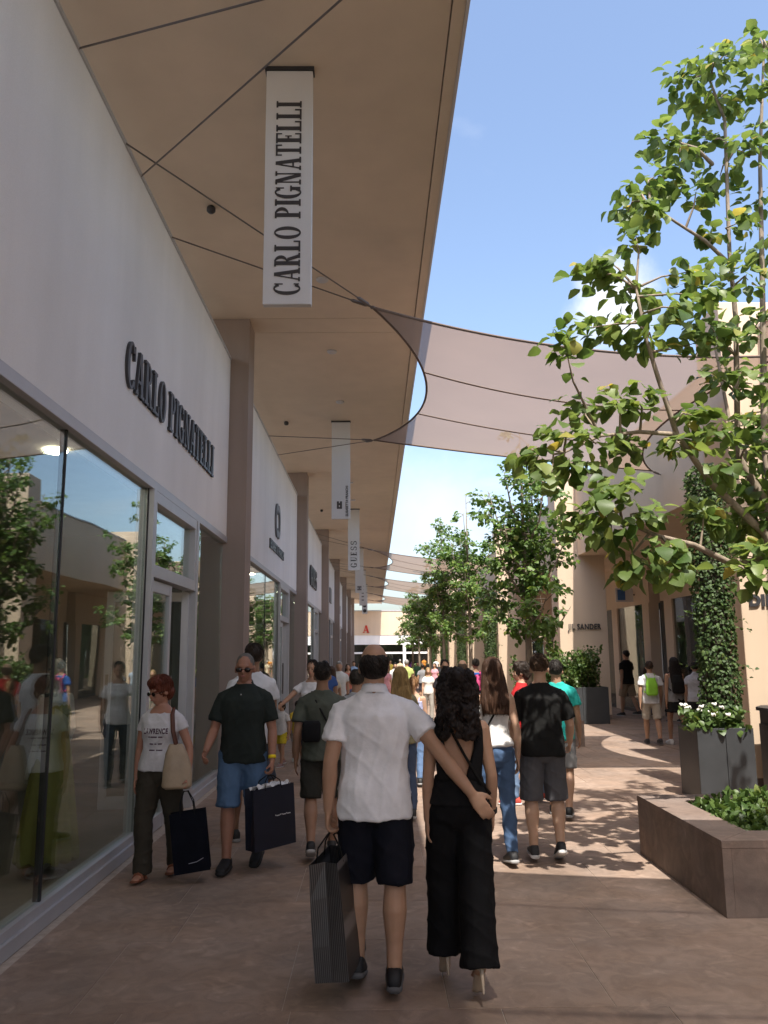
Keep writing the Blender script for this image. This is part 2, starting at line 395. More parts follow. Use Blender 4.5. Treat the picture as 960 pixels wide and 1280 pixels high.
# ------------------------------------------------------------------ lettering
def glyph(c):
    """bold condensed slab-serif capitals, height 1: list of quad strips, and the width"""
    B = lambda x0, x1, y0, y1: [[(x0, y0), (x1, y0), (x1, y1), (x0, y1)]]
    def A(cx, cy, rx, ry, tx, ty, a0, a1, n=14):
        q = []
        for i in range(n):
            u, v = R(a0 + (a1 - a0) * i / n), R(a0 + (a1 - a0) * (i + 1) / n)
            o = lambda t: (cx + rx * math.cos(t), cy + ry * math.sin(t)); p = lambda t: (cx + (rx - tx) * math.cos(t), cy + (ry - ty) * math.sin(t))
            q.append([p(u), o(u), o(v), p(v)] if a1 > a0 else [o(u), p(u), p(v), o(v)])
        return q
    D = lambda x0, x1, w, y0=0, y1=1: [[(x0, y0), (x0 + w, y0), (x1 + w, y1), (x1, y1)]]
    s, t = .175, .07
    stem = lambda x: [B(x, x + s, 0, 1), B(x - .07, x + s + .07, 0, t), B(x - .07, x + s + .07, 1 - t, 1)]
    if c == 'I': return stem(.07), .29
    if c == 'L': return stem(.07) + [B(.1, .52, 0, t), B(.46, .52, 0, .26)], .54
    if c == 'T': return [B(.2, .35, 0, 1), B(.11, .44, 0, t), B(0, .55, 1 - t, 1), B(0, .055, .76, 1), B(.495, .55, .76, 1)], .55
    if c == 'E': return stem(.07) + [B(.1, .5, 0, t), B(.1, .5, 1 - t, 1), B(.1, .38, .48, .48 + t), B(.45, .5, 0, .25), B(.45, .5, .76, 1), B(.34, .38, .38, .64)], .53
    if c == 'P': return stem(.07) + [A(.2, .73, .33, .27, .155, .055, -90, 90)], .54
    if c == 'R': return stem(.07) + [A(.2, .74, .32, .26, .15, .055, -90, 90), D(.44, .24, .15, 0, .5), B(.40, .64, 0, t)], .64
    if c == 'C': return [A(.3, .5, .3, .52, .16, .06, 40, 320, 22), B(.49, .54, .66, .98), B(.49, .54, .04, .24)], .57
    if c == 'G': return [A(.3, .5, .3, .52, .16, .06, 40, 320, 22), B(.49, .54, .66, .98), B(.42, .56, .02, .42), B(.35, .62, .42 - t, .42)], .62
    if c == 'O': return [A(.3, .5, .3, .52, .155, .06, 0, 360, 28)], .6
    if c == 'A': return [D(.06, .27, .055), D(.42, .25, .16), B(.14, .5, .28, .28 + t), B(0, .2, 0, t), B(.36, .64, 0, t)], .64
    if c == 'N': return [B(.09, .145, 0, 1), B(.50, .555, 0, 1), D(.40, .07, .16), B(0, .23, 0, t), B(0, .2, 1 - t, 1), B(.42, .64, 1 - t, 1)], .65
    if c == 'U': return [B(.07, .22, .3, 1), B(.47, .525, .3, 1), A(.297, .3, .228, .32, .11, .07, 180, 360), B(0, .29, 1 - t, 1), B(.4, .6, 1 - t, 1)], .6
    if c == 'S': return [A(.27, .74, .25, .28, .12, .07, 25, 270), A(.27, .27, .26, .29, .13, .07, 90, -155), B(.45, .5, .7, .96), B(.02, .07, .04, .3)], .55
    return [], .26
def letters(txt, height, depth, M, mat_, parent, width=None, name='letter', track=.07):
    """raised letters, one mesh each; local x = reading direction, y = up, z = out of the wall"""
    gl = [glyph(c) for c in txt]; tot = sum(w for _, w in gl) + track * (len(txt) - 1)
    kx = (width / tot) if width else height; x = 0
    for c, (strips, w) in zip(txt, gl):
        if strips:
            m = MB()
            for i, st in enumerate(strips):
                z1 = depth + .0004 * i
                for q in st:
                    p = [((x + a) * kx, b * height) for a, b in q]
                    v = [(a, b, .0006 * (i + 1)) for a, b in p] + [(a, b, z1) for a, b in p]
                    m.add(v, [(3, 2, 1, 0), (4, 5, 6, 7), (0, 1, 5, 4), (1, 2, 6, 5), (2, 3, 7, 6), (3, 0, 4, 7)])
            o = m.build(name, mat_, parent); o.matrix_local = M
        x += w + track
def sans(txt, size, depth, M, mat_, parent, bold=.0, name='lettering', width=None, align='LEFT'):
    cu = bpy.data.curves.new('t', 'FONT'); cu.body = txt; cu.size = size; cu.extrude = depth / 2; cu.offset = bold; cu.align_x = align; cu.space_character = 1.12
    o = link('t', cu); dg = bpy.context.evaluated_depsgraph_get(); me = bpy.data.meshes.new_from_object(o.evaluated_get(dg)); bpy.data.objects.remove(o)
    me.materials.clear(); me.materials.append(mat_)
    if width:
        xs = [v.co.x for v in me.vertices]; k = width / (max(xs) - min(xs)); x0 = min(xs)
        for v in me.vertices: v.co.x = (v.co.x - x0) * k
    q = link(name, me, parent); q.matrix_local = M @ Matrix.Translation((0, 0, depth / 2 + .001)); return q
FRAME = lambda o, x, y, z: Matrix(((x[0], y[0], z[0], o[0]), (x[1], y[1], z[1], o[1]), (x[2], y[2], z[2], o[2]), (0, 0, 0, 1)))

# ------------------------------------------------------------------ left-hand row of shops
XW = -2.16                    # glass line
BAY = 10.85
COLY = [11.88 + BAY * k for k in range(-2, 7)]
Z_GL, Z_WALL, Z_SOF = 3.30, 6.06, 6.72
shop_labels = [
    'white shop front whose glass stands behind the camera side column',
    'white shop front with raised dark serif name above tall reflecting glass',
    'white shop front with round emblem over a dark name bar, beyond the first brown column',
    'white shop front with heavy dark serif letters between the second and third brown columns',
    'white shop front with small square dark sign after the third brown column',
    'white shop front with narrow dark sign after the fourth brown column',
    'white shop front with a tiny pale sign after the fifth brown column',
    'last white shop front before the building closing the street']
M_LAMP = emis('warm_lamp', (1.0, .86, .62), 24)
def make_shop(i, y0, y1):
    s = thing('shop', shop_labels[i], 'shop', (XW, y0, 0), 0, 'shops under the long canopy')
    L = y1 - y0
    P = lambda mb, n, m, par=None, **k: mb.build(n, m, par or s, **k)
    P(MB().box(-.32, .03, 0, L, Z_GL + .09, Z_WALL), 'fascia_wall', M_PLASTER, bevel=.006)
    P(MB().box(-.33, .045, 0, L, Z_WALL, Z_WALL + .035), 'wall_coping', M_ALU)
    P(MB().box(-.10, .04, 0, L, Z_GL, Z_GL + .088), 'head_rail', M_ALU, bevel=.004)
    P(MB().box(-.10, .04, 0, L - 4.02, .001, .09).box(-.10, .015, 0, L - 4.02, .09, .15).box(-.10, .04, L - 1.95, L, .001, .09).box(-.10, .015, L - 1.95, L, .09, .15), 'sill_rail', M_ALU, bevel=.003)
    # glass panes and joints
    edges = [0, L - 8.3, L - 6.15, L - 4.02]
    if edges[1] < .4: edges = [0, L - 6.15, L - 4.02]
    for a, b in zip(edges[:-1], edges[1:]):
        P(MB().box(-.035, -.020, a + .012, b - .012, .15, Z_GL), 'glass_pane', M_GLASS)
    for a in edges[1:-1]:
        P(MB().box(-.06, -.012, a - .0118, a + .0118, .15, Z_GL), 'glass_joint', M_GASKET)
    P(MB().box(-.035, -.020, L - 1.94, L - .012, .15, Z_GL), 'glass_pane', M_GLASS)
    # door bay: posts, transom light, two leaves (one standing open)
    d0, d1 = L - 4.0, L - 1.95
    P(MB().box(-.12, .05, d0 - .02, d0 + .07, .001, Z_GL), 'door_post', M_ALU, bevel=.004)
    P(MB().box(-.12, .05, d1 - .07, d1 + .02, .001, Z_GL), 'door_post', M_ALU, bevel=.004)
    P(MB().box(-.012, .0, d0 - .034, d0 - .0205, .15, Z_GL), 'glass_joint', M_GASKET)
    tr = P(MB().box(-.10, .04, d0 + .07, d1 - .07, 2.46, 2.58).box(-.10, .04, d0 + .07, d1 - .07, 3.19, Z_GL).box(-.10, .038, d0 + .07, d0 + .15, 2.58, 3.19).box(-.10, .038, d1 - .15, d1 - .07, 2.58, 3.19), 'transom_frame', M_ALU, bevel=.003)
    P(MB().box(-.045, -.03, d0 + .15, d1 - .15, 2.58, 3.19), 'transom_pane', M_GLASS, tr)
    for k, (a, w, ang) in enumerate(((d0 + .075, .93, 0), (d1 - .075, .93, R(-82)))):
        m = MB(); sg = 1 if k == 0 else -1
        yy = lambda u: (min(0, sg * u), max(0, sg * u))
        b0 = lambda u0, u1, z0, z1, x0=-.03, x1=.03: m.box(x0, x1, min(sg * u0, sg * u1), max(sg * u0, sg * u1), z0, z1)
        b0(0, .085, .012, 2.44); b0(w - .085, w, .012, 2.44); b0(.085, w - .085, .012, .15, -.028, .028); b0(.085, w - .085, 2.33, 2.44, -.028, .028)
        lf = m.build('door_leaf', M_ALU, s, bevel=.003); lf.location = (-.03, a, 0); lf.rotation_euler = (0, 0, ang if k else 0)
        m = MB(); b0(.085, w - .085, .15, 2.33, -.008, .008); m.build('door_pane', M_GLASS, lf)
        m = MB(); b0(w - .06, w - .03, .8, 1.5, .035, .065); b0(w - .055, w - .035, .85, .88, .0, .05); b0(w - .055, w - .035, 1.42, 1.45, .0, .05); m.build('door_handle', M_CABLE, lf)
    # interior
    P(MB().box(-7.5, -.12, .05, L - .05, -.015, .0), 'shop_floor', M_INTFLOOR)
    P(MB().box(-7.6, -7.5, 0, L, .0, 3.5), 'back_wall', M_INT)
    P(MB().box(-7.5, -.34, 0, .08, .0, 3.5), 'party_wall', M_INT); P(MB().box(-7.5, -.34, L - .08, L, .0, 3.5), 'party_wall', M_INT)
    P(MB().box(-7.5, -.12, .08, L - .08, 3.4, 3.5), 'ceiling', M_INT)
    P(MB().box(-7.6, -.33, 0, L, Z_WALL - .5, Z_WALL - .4), 'roof', M_INT)
    P(MB().box(-7.45, -7.0, 1, L - 1, .001, 2.2), 'wall_shelving', M_DARK)
    if i in (1, 2, 3):
        for lx, ly in ((-.46, 5.1), (-.46, 2.2), (-2.6, 3.2), (-2.6, 6.4), (-4.8, 4.8)):
            P(MB().sec([(3.37, .085, .085, 0), (3.398, .095, .095, 0)], 20).xf(Matrix.Translation((lx, ly, 0))), 'ceiling_lamp', M_LAMP)
    # brown column at the far end
    c = P(MB().box(-.42, .30, L + .012, L + .55, .001, Z_SOF - .002), 'column', M_COLUMN, bevel=.008)
    P(MB().box(.245, .302, L + .006, L + .02, .001, Z_SOF - .003), 'corner_trim', M_COLUMN, c)
    return s
SHOPS = []
for i in range(len(COLY) - 1):
    SHOPS.append(make_shop(i, COLY[i] + .56, COLY[i + 1]))
wallM = lambda y, z: FRAME((.031, y, z), (0, 1, 0), (0, 0, 1), (1, 0, 0))
s1 = SHOPS[1]; by = s1.location.y
letters('CARLO PIGNATELLI', .41, .028, wallM(6.82 - by, 4.01), M_LETTER, s1, 3.85)
M_GREYL = mat('grey_letter', (.16, .16, .17), .5, .1)
s2 = SHOPS[2]; by = s2.location.y
# emblem of the second shop: two interlocked rounded shapes above a dark bar
m = MB()
for cy, flip in ((-.17, 1), (.17, -1)):
    for a in range(20):
        u, v = [R(40 + 280 * (a + k) / 20) for k in (0, 1)]
        q = [(cy * .8 + flip * r * math.cos(t), .36 * r / .26 * math.sin(t)) for t, r in ((u, .17), (u, .27), (v, .27), (v, .17))]
        if flip < 0: q = q[::-1]
        z0, z1 = .001, .04 + (.0007 if flip > 0 else 0)
        m.add([(x, y, z0) for x, y in q] + [(x, y, z1) for x, y in q], [(3, 2, 1, 0), (4, 5, 6, 7), (0, 1, 5, 4), (1, 2, 6, 5), (2, 3, 7, 6), (3, 0, 4, 7)])
o = m.build('emblem', M_GREYL, s2); o.matrix_local = wallM(5.55, 4.58)
sans('ELISABETTA FRANCHI', .26, .03, wallM(4.3, 3.86), M_LETTER, s2, .008, width=2.5)
s3 = SHOPS[3]
letters('GUESS', .66, .06, wallM(3.9, 3.95), M_LETTER, s3, 2.9)
for i, (w, h) in ((4, (1.3, .7)), (5, (1.0, .45)), (6, (.9, .4))):
    MB().box(0, w, 0, h, .001, .05).build('sign_plate', M_GREYL, SHOPS[i]).matrix_local = wallM(5.2, 4.1)

# canopy over the shops
canopy = thing('canopy', 'long beige flat canopy roof jutting over the shop fronts', 'canopy', (0, COLY[0], Z_SOF))
CY0, CY1, CX0, CX1 = 0, 85.5 - COLY[0], -3.4, .74
yy = 0.0
for k in range(len(COLY)):
    a = COLY[k] - COLY[0]; b = (COLY[k + 1] if k + 1 < len(COLY) else 85.5) - COLY[0]
    MB().box(CX0, CX1 - .11, a + .006, a + .56, .0, .1).build('soffit_strip', M_SOFFIT, canopy)
    MB().box(CX0, CX1 - .11, a + .572, b - .006, .0, .1).build('soffit_panel', M_SOFFIT, canopy)
MB().box(CX1 - .10, CX1, 0, CY1, -.03, .1).build('edge_trim', M_SOFFIT, canopy)
MB().box(CX1 + .002, CX1 + .03, 0, CY1, -.04, .32).build('edge_flashing', M_ALU, canopy)
MB().box(CX0, CX1, 0, CY1, .102, .35).build('roof_slab', M_INT, canopy)
for px, py in ((403, 349), (415, 439), (425, 502)):
    p = at(px, py, z=Z_SOF); q = MB().sec([(-.03, .07, .07, 0), (-.012, .085, .085, 0), (.0, .085, .085, 0)], 18).build('downlight', M_ALU, canopy, True)
    q.location = p - canopy.location; q.location.z = 0
    for k in range(1, 5):
        r = q.copy(); COL.objects.link(r); r.location.y += k * BAY
for px, py in ((264, 258), (358, 527), (402, 637)):
    p = at(px, py, z=Z_SOF); q = MB().sec([(-.08, .03, .03, 0), (-.06, .05, .05, 0), (-.02, .05, .05, 0), (0, .035, .035, 0)], 14).build('dome_camera', M_DARK, canopy, True)
    q.location = p - canopy.location; q.location.z = 0

# hanging blade signs
ban_labels = ['white hanging blade sign with tall dark serif name read upward, before the first brown column',
              'white hanging blade sign with small square emblem and thin name near its foot',
              'white hanging blade sign with spaced serif letters in its lower half',
              'white hanging blade sign with a small dark badge near its foot',
              'white hanging blade sign with faint thin letters, far down the canopy',
              'white hanging blade sign with two dark dots, last under the canopy']
def banner(i, y, w=.40, h=2.17, x=-.705):
    b = thing('hanging_sign', ban_labels[i], 'sign', (x, y, Z_SOF), 0, 'blade signs hung along the canopy')
    MB().box(-w / 2, w / 2, 0, .07, -h, -.03).build('sign_panel', M_BANNER, b, bevel=.006)
    MB().box(-w / 2 - .012, w / 2 + .012, -.02, .09, -.028, -.001).build('mounting_plate', M_DARK, b)
    return b, w, h
vertM = lambda x, z: FRAME((x, -.0005, z), (0, 0, 1), (-1, 0, 0), (0, -1, 0))     # reads upward on the camera side
b, w, h = banner(0, 6.43)
letters('CARLO PIGNATELLI', .215, .006, vertM(.107, -h + .08), M_LETTER, b, 1.76)
b, w, h = banner(1, 17.5)
sans('ELISABETTA FRANCHI', .075, .005, vertM(.155, -h + .06), M_LETTER, b, .002, width=.66)
m = MB()
for q in ((-.055, .055, .30, .345), (-.055, -.01, .345, .385), (.01, .055, .345, .385), (-.055, -.01, .26, .30), (.01, .055, .26, .30), (-.055, .055, .22, .26)):
    m.box(q[0] - .03, q[1] - .03, -.006, -.0005, -h + q[2] + .0, -h + q[3] - .002)
m.build('emblem', M_LETTER, b)
b, w, h = banner(2, 28.7)
letters('GUESS', .21, .006, vertM(.105, -h + .1), M_LETTER, b, .93, track=.2)
b, w, h = banner(3, 39.6)
MB().box(-.1, .1, -.006, -.0005, -h + .12, -h + .2).box(-.1, .1, -.0061, -.0005, -h + .24, -h + .32).box(-.035, .035, -.0059, -.0005, -h + .2, -h + .24).build('emblem', M_GREYL, b)
b, w, h = banner(4, 50.4)
sans('IIIII', .2, .005, vertM(.08, -h + .3), M_GREYL, b, width=.9, name='faint_lettering')
b, w, h = banner(5, 61.2)
for z in (.22, .6):
    o = MB().sec([(-.006, .13, .13, 0), (-.0005, .13, .13, 0)], 20).xf(Matrix.Rotation(R(90), 4, 'X')).build('dot', M_LETTER, b); o.location = (0, -.007, -h + z)

# ------------------------------------------------------------------ right-hand arcade
XP, XF, XS = 4.8, 5.36, 7.45                    # pier tip, fascia plane, shop glass
PY = [10.83 + 10.77 * k for k in range(-2, 7)]
pier_labels = ['sand coloured pier wall behind the camera', 'sand coloured pier wall next to the stone bench planter', 'sunlit sand pier with heavy dark letters, behind the ivy column and black bin',
               'sunlit sand pier with a small black name, behind the bushy dark planter', 'sunlit sand pier behind the second broad-leaved tree', 'sunlit sand pier third beyond the bushy planter',
               'sunlit sand pier fourth beyond the bushy planter', 'sunlit sand pier fifth beyond the bushy planter', 'last sunlit sand pier before the end building']
arc_labels = ['arcade shop bay beside the stone bench planter', 'arcade shop bay alongside the stone planter and thick ivy column', 'arcade shop bay with shoppers walking past its reflecting window', 'arcade shop bay behind the bushy dark planter',
              'arcade shop bay fourth from the ivy column', 'arcade shop bay fifth from the ivy column', 'arcade shop bay sixth from the ivy column', 'arcade shop bay at the far end of the street']
PT = .85
for k, y0 in enumerate(PY):
    p = thing('pier_wall', pier_labels[k], 'pier', (XP, y0, 0), 0, 'sand piers along the arcade')
    MB().box(0, 1.25, 0, PT, .001, 6.5).build('pier', M_PIER, p, bevel=.01)
    MB().box(-.004, 1.254, -.004, PT + .004, .001, .12).build('plinth', M_BENCH, p)
    if k == 2: sans('DIESEL', .2, .02, FRAME((.10, -.004, 2.29), (1, 0, 0), (0, 0, 1), (0, -1, 0)), M_LETTER, p, .012, width=.66)
    if k == 3: sans('JIL SANDER', .2, .03, FRAME((.21, -.004, 2.28), (1, 0, 0), (0, 0, 1), (0, -1, 0)), M_LETTER, p, .004, width=.86)
for k in range(len(PY) - 1):
    y0, y1 = PY[k] + PT, PY[k + 1]; L = y1 - y0
    s = thing('arcade_bay', arc_labels[k], 'shop', (XF, y0, 0), 0, 'shop bays of the arcade')
    MB().box(0, .3, .012, L - .012, 4.2, 6.12).build('fascia_wall', M_PIER, s, bevel=.006)
    MB().box(-.03, .33, .012, L - .012, 6.12, 6.16).build('wall_coping', M_ALU, s)
    MB().box(.302, 6, -.4, L + .4, 4.202, 4.3).build('arcade_soffit', M_PIER, s)
    MB().box(.302, 8, -.4, L + .4, 5.6, 5.8).build('roof', M_INT, s)
    X = XS - XF
    MB().box(X, X + .3, .0, L, 3.0, 4.2).build('shop_wall', M_PIER, s)
    # pilasters, panes, door
    for a in (0, L * .30, L - .9):
        MB().box(X - .03, X + .25, a, a + .55, .001, 3.0).build('pilaster', M_PIER, s)
    MB().box(X + .02, X + .035, .55, L * .3, .1, 2.998).build('glass_pane', M_GLASS2, s)
    MB().box(X + .02, X + .035, L * .3 + .55, L * .62, .1, 2.998).build('glass_pane', M_GLASS2, s)
    MB().box(X + .02, X + .035, L * .62 + .05, L - .9, .1, 2.998).build('glass_pane', M_GLASS2, s)
    MB().box(X + .0, X + .06, L * .62, L * .62 + .05, .001, 2.998).build('mullion', M_DARK, s)
    MB().box(X + .0, X + .06, .55, L * .3, .001, .1).box(X, X + .06, L * .3 + .55, L - .9, .001, .099).build('sill', M_DARK, s)
    MB().box(X + 4, X + 4.1, .0, L, .001, 4.2).box(X + .3, X + 4, 0, .08, .001, 4.2).build('inner_wall', M_INT, s)
    MB().box(X + .1, X + 4, .08, L, 3.3, 3.4).build('ceiling', M_INT, s)
    if k in (2, 3):
        b = MB().box(X - .55, X - .05, 1.2, 1.24, 3.1, 3.5).build('blade_sign', M_BANNER, s)
        MB().box(X - .5, X - .28, 1.19, 1.199, 3.15, 3.45).build('blue_mark', mat('sign_blue', (.05, .15, .4), .5), b)
        MB().box(X - .05, X, 1.21, 1.23, 3.28, 3.32).build('bracket', M_DARK, b)

# ------------------------------------------------------------------ building closing the street
YE = 85.7
e = thing('end_building', 'low building closing the street, beige band over white framed glass', 'building', (0, YE, 0))
MB().box(-12, 16, 0, .4, 3.5, 5.95).build('upper_wall', M_PIER, e)
MB().box(-12, 16, .05, .4, 2.55, 3.498).build('white_band', M_PLASTER, e)
MB().box(-12.1, 16.1, -.05, 9, 5.95, 6.05).build('roof_edge', M_ALU, e)
MB().box(-12, 16, 6, 6.2, 0, 5.9).build('back_wall', M_INT, e)
for k, x in enumerate((-2.6, .15, 2.9, 5.6, 8.3)):
    MB().box(x, x + .3, -.02, .3, 0, 2.548).build('mullion', M_PLASTER, e)
    MB().box(x + .3, x + 2.75, 0, .2, 1.62, 1.8).build('transom_bar', M_PLASTER, e)
    MB().box(x + .3, x + 2.75, .1, .12, 0, 1.618).build('glass_pane', M_GLASS2, e)
    MB().box(x + .3, x + 2.75, .1, .12, 1.802, 2.548).build('glass_pane', M_GLASS2, e)
# red emblem on the band: a leaning pair of strokes joined at the top
m = MB(); M_RED = mat('red_sign', (.62, .05, .03), .5)
for st in glyph('A')[0]:
    for q in st:
        p = [((a - .32) * 1.1, b * .75) for a, b in q]
        m.add([(a, -.06, b + 3.75) for a, b in p] + [(a, .0, b + 3.75) for a, b in p], [(0, 1, 2, 3), (7, 6, 5, 4), (4, 5, 1, 0), (5, 6, 2, 1), (6, 7, 3, 2), (7, 4, 0, 3)])
o = m.build('red_emblem', M_RED, e); o.location.x = -.85

# ------------------------------------------------------------------ shade sails
def sail_mat():
    m, nt, b = nodes_mat('sail_mesh'); N, L = nt.nodes, nt.links
    tc = N.new('ShaderNodeTexCoord'); no = N.new('ShaderNodeTexNoise'); no.inputs['Scale'].default_value = .9; no.inputs['Detail'].default_value = 5; L.new(tc.outputs['Object'], no.inputs['Vector'])
    mr = N.new('ShaderNodeMapRange'); mr.inputs[3].default_value = .88; mr.inputs[4].default_value = 1.1; L.new(no.outputs[0], mr.inputs[0])
    hs = N.new('ShaderNodeHueSaturation'); hs.inputs['Color'].default_value = (.31, .225, .172, 1); L.new(mr.outputs[0], hs.inputs['Value'])
    L.new(hs.outputs[0], b.inputs['Base Color']); b.inputs['Roughness'].default_value = .9; b.inputs['Specular IOR Level'].default_value = .1
    tl = N.new('ShaderNodeBsdfTranslucent'); L.new(hs.outputs[0], tl.inputs[0])
    tp = N.new('ShaderNodeBsdfTransparent')
    m1 = N.new('ShaderNodeMixShader'); m1.inputs[0].default_value = .5; L.new(b.outputs[0], m1.inputs[1]); L.new(tl.outputs[0], m1.inputs[2])
    m2 = N.new('ShaderNodeMixShader'); m2.inputs[0].default_value = .13; L.new(m1.outputs[0], m2.inputs[1]); L.new(tp.outputs[0], m2.inputs[2])
    L.new(m2.outputs[0], N['Material Output'].inputs[0]); MATS['sail'] = m; return m
M_SAIL = sail_mat(); M_SEAM = mat('sail_seam', (.16, .12, .10), .9, .1)
def sail(label, A, B, C, D, sags, seams=(1 / 3, 2 / 3), cables=()):
    """A near-left, B far-left, C far-right, D near-right; v runs A to B, u left to right"""
    A, B, C, D = map(Vector, (A, B, C, D)); ctr = (A + B + C + D) / 4
    t = thing('shade_sail', label, 'shade sail', ctr, 0, 'shade sails over the street')
    def edge(P, Q, s):
        mid = (P + Q) / 2; d = (ctr - mid); d.z = 0; d.normalize()
        return lambda k: P.lerp(Q, k) + d * (4 * s * k * (1 - k)) - Vector((0, 0, .10 * 4 * k * (1 - k)))
    eL, eR, eN, eF = edge(A, B, sags[0]), edge(D, C, sags[1]), edge(A, D, sags[2]), edge(B, C, sags[3])
    def P(u, v):
        return eL(v) * (1 - u) + eR(v) * u + eN(u) * (1 - v) + eF(u) * v - ((A * (1 - v) + B * v) * (1 - u) + (D * (1 - v) + C * v) * u) - ctr
    nu, nv = 36, 24
    vs = [P(i / nu, j / nv) for j in range(nv + 1) for i in range(nu + 1)]
    fs = [(j * (nu + 1) + i, j * (nu + 1) + i + 1, (j + 1) * (nu + 1) + i + 1, (j + 1) * (nu + 1) + i) for j in range(nv) for i in range(nu)]
    MB().add(vs, fs).build('fabric', M_SAIL, t, True)
    for v in seams: MB().limb([P(i / nu, v) for i in range(nu + 1)], [(.018, .010)] * (nu + 1), 6).build('seam', M_SEAM, t)
    for f in (lambda k: P(0, k), lambda k: P(1, k), lambda k: P(k, 0), lambda k: P(k, 1)):
        MB().limb([f(i / 30) for i in range(31)], [.017] * 31, 6).build('edge_hem', M_SEAM, t)
    for c in (A, B, C, D): MB().ell(c - ctr, (.03, .03, .02)).build('corner_ring', M_CABLE, t)
    for c, q in cables: MB().limb([Vector(c) - ctr, Vector(q) - ctr], [.008, .008], 6).build('cable', M_CABLE, t); w_ = (Vector(q) - Vector(c)).normalized(); MB().limb([Vector(c) - ctr + w_ * a_ for a_ in (.06, .10, .26, .30)], [.008, .022, .022, .008], 8).build('turnbuckle', M_CABLE, t, True)
    return t
def std_sail(label, y0, y1, seams=(1 / 3, 2 / 3)):
    A, B, C, D = (0, y0, 5.77), (.03, y1, 5.67), (5.1, y1 - .35, 4.98), (5.1, y0 + .55, 5.35)
    cab = []
    for c, dy in ((A, -1), (B, 1)):
        for off in (1.15, 2.8): cab.append((c, (XW + .02, c[1] + dy * off, 6.07)))
    cab += [(C, (XF, C[1] + .25, 4.95)), (D, (XF, D[1] - .25, 5.4))]
    return sail(label, A, B, C, D, (.80 if y0 > 0 else .5, .75, .28, .25), seams, cab)
std_sail('beige mesh shade sail stretched over the street above the couple', -1.8, 4.25, (.2, .52, .84))
std_sail('large beige mesh shade sail with two seams, tied beside the first hanging sign', 9.3, 15.15)
std_sail('beige shade sail beyond the second hanging sign', 33, 38.9)
std_sail('beige shade sail in the middle of the three far sails', 44.7, 50.4)
std_sail('farthest beige shade sail near the end building', 58.2, 64)

# ------------------------------------------------------------------ leaves and trees
def leaf_geo(kind=0):
    """broad oval leaf, folded on its midrib, tip drooping; length 1 along y"""
    w = (.42, .5, .36)[kind % 3]; dr = (.10, .22, .05)[kind % 3]; fo = (.10, .06, .16)[kind % 3]
    mid = [(0, 0, 0), (0, .3, .02), (0, .68, -.3 * dr), (0, 1, -1.4 * dr)]
    v = mid + [(-w * .8, .22, fo * .8), (-w, .5, fo), (-w * .55, .82, fo * .3 - dr * .7), (w * .8, .22, fo * .8), (w, .5, fo), (w * .55, .82, fo * .3 - dr * .7)]
    f = [(0, 1, 4), (4, 1, 5), (1, 2, 5), (5, 2, 6), (2, 3, 6), (0, 7, 1), (7, 8, 1), (1, 8, 2), (8, 9, 2), (2, 9, 3)]
    return np.array(v, float), f
LG = [leaf_geo(k) for k in range(3)]
def frame_for(d, nrm):
    y = Vector(d).normalized(); z = Vector(nrm) - y * y.dot(Vector(nrm))
    if z.length < 1e-4: z = y.orthogonal()
    z.normalize(); x = y.cross(z); return Matrix((x, y, z)).transposed()
class Leaves:
    def __init__(s): s.items = []
    def put(s, p, d, nrm, size): s.items.append((Vector(p), frame_for(d, nrm), size, random.randrange(3)))
    def mesh(s, name, mat_, items=None):
        V, Fc, o = [], [], 0
        for p, m, sz, k in (s.items if items is None else items):
            g, f = LG[k]; a = (g * sz) @ np.array(m).T + np.array(p); V.append(a); Fc += [(i + o, j + o, l + o) for i, j, l in f]; o += len(g)
        me = bpy.data.meshes.new(name)
        if V: me.from_pydata(np.concatenate(V).tolist(), [], Fc)
        me.materials.append(mat_); me.shade_smooth(); return me
def rv(s=1.0): return Vector((random.uniform(-s, s), random.uniform(-s, s), random.uniform(-s, s)))
def cluster(LV, wood, base, c, n, rad, size):
    """a leafy shoot from base to c: wood twig with leaves fanning and hanging along its outer part"""
    base, c = Vector(base), Vector(c); midp = base.lerp(c, .55) + rv(.05) + Vector((0, 0, .05))
    L = (c - base).length
    wood.limb([base, midp, c], [.011 + .004 * L, .008, .004], 5)
    for i in range(n):
        t = random.random()
        if t < .35:
            p = midp.lerp(c, random.uniform(.15, 1)) + rv(rad * .4)
        else:
            q = rv(1)
            while q.length > 1: q = rv(1)
            p = c + Vector((q.x * rad, q.y * rad, q.z * rad * .7))
        out = (p - midp); out.z *= .4
        if out.length < .02: out = rv()
        d = out.normalized() + rv(.75); d.z -= random.uniform(.0, .75)
        nrm = Vector((0, 0, 1)) + rv(.65)
        LV.put(p, d, nrm, size * random.uniform(.6, 1.15))
def in_view(p):
    q = CAM_ROT.transposed() @ (Vector(p) - CAM_POS)
    if q.z > -.1: return None
    x, y = W0 / 2 - q.x / q.z * F, H0 / 2 + q.y / q.z * F
    return (x, y) if -10 < x < 970 and -10 < y < 1290 else None

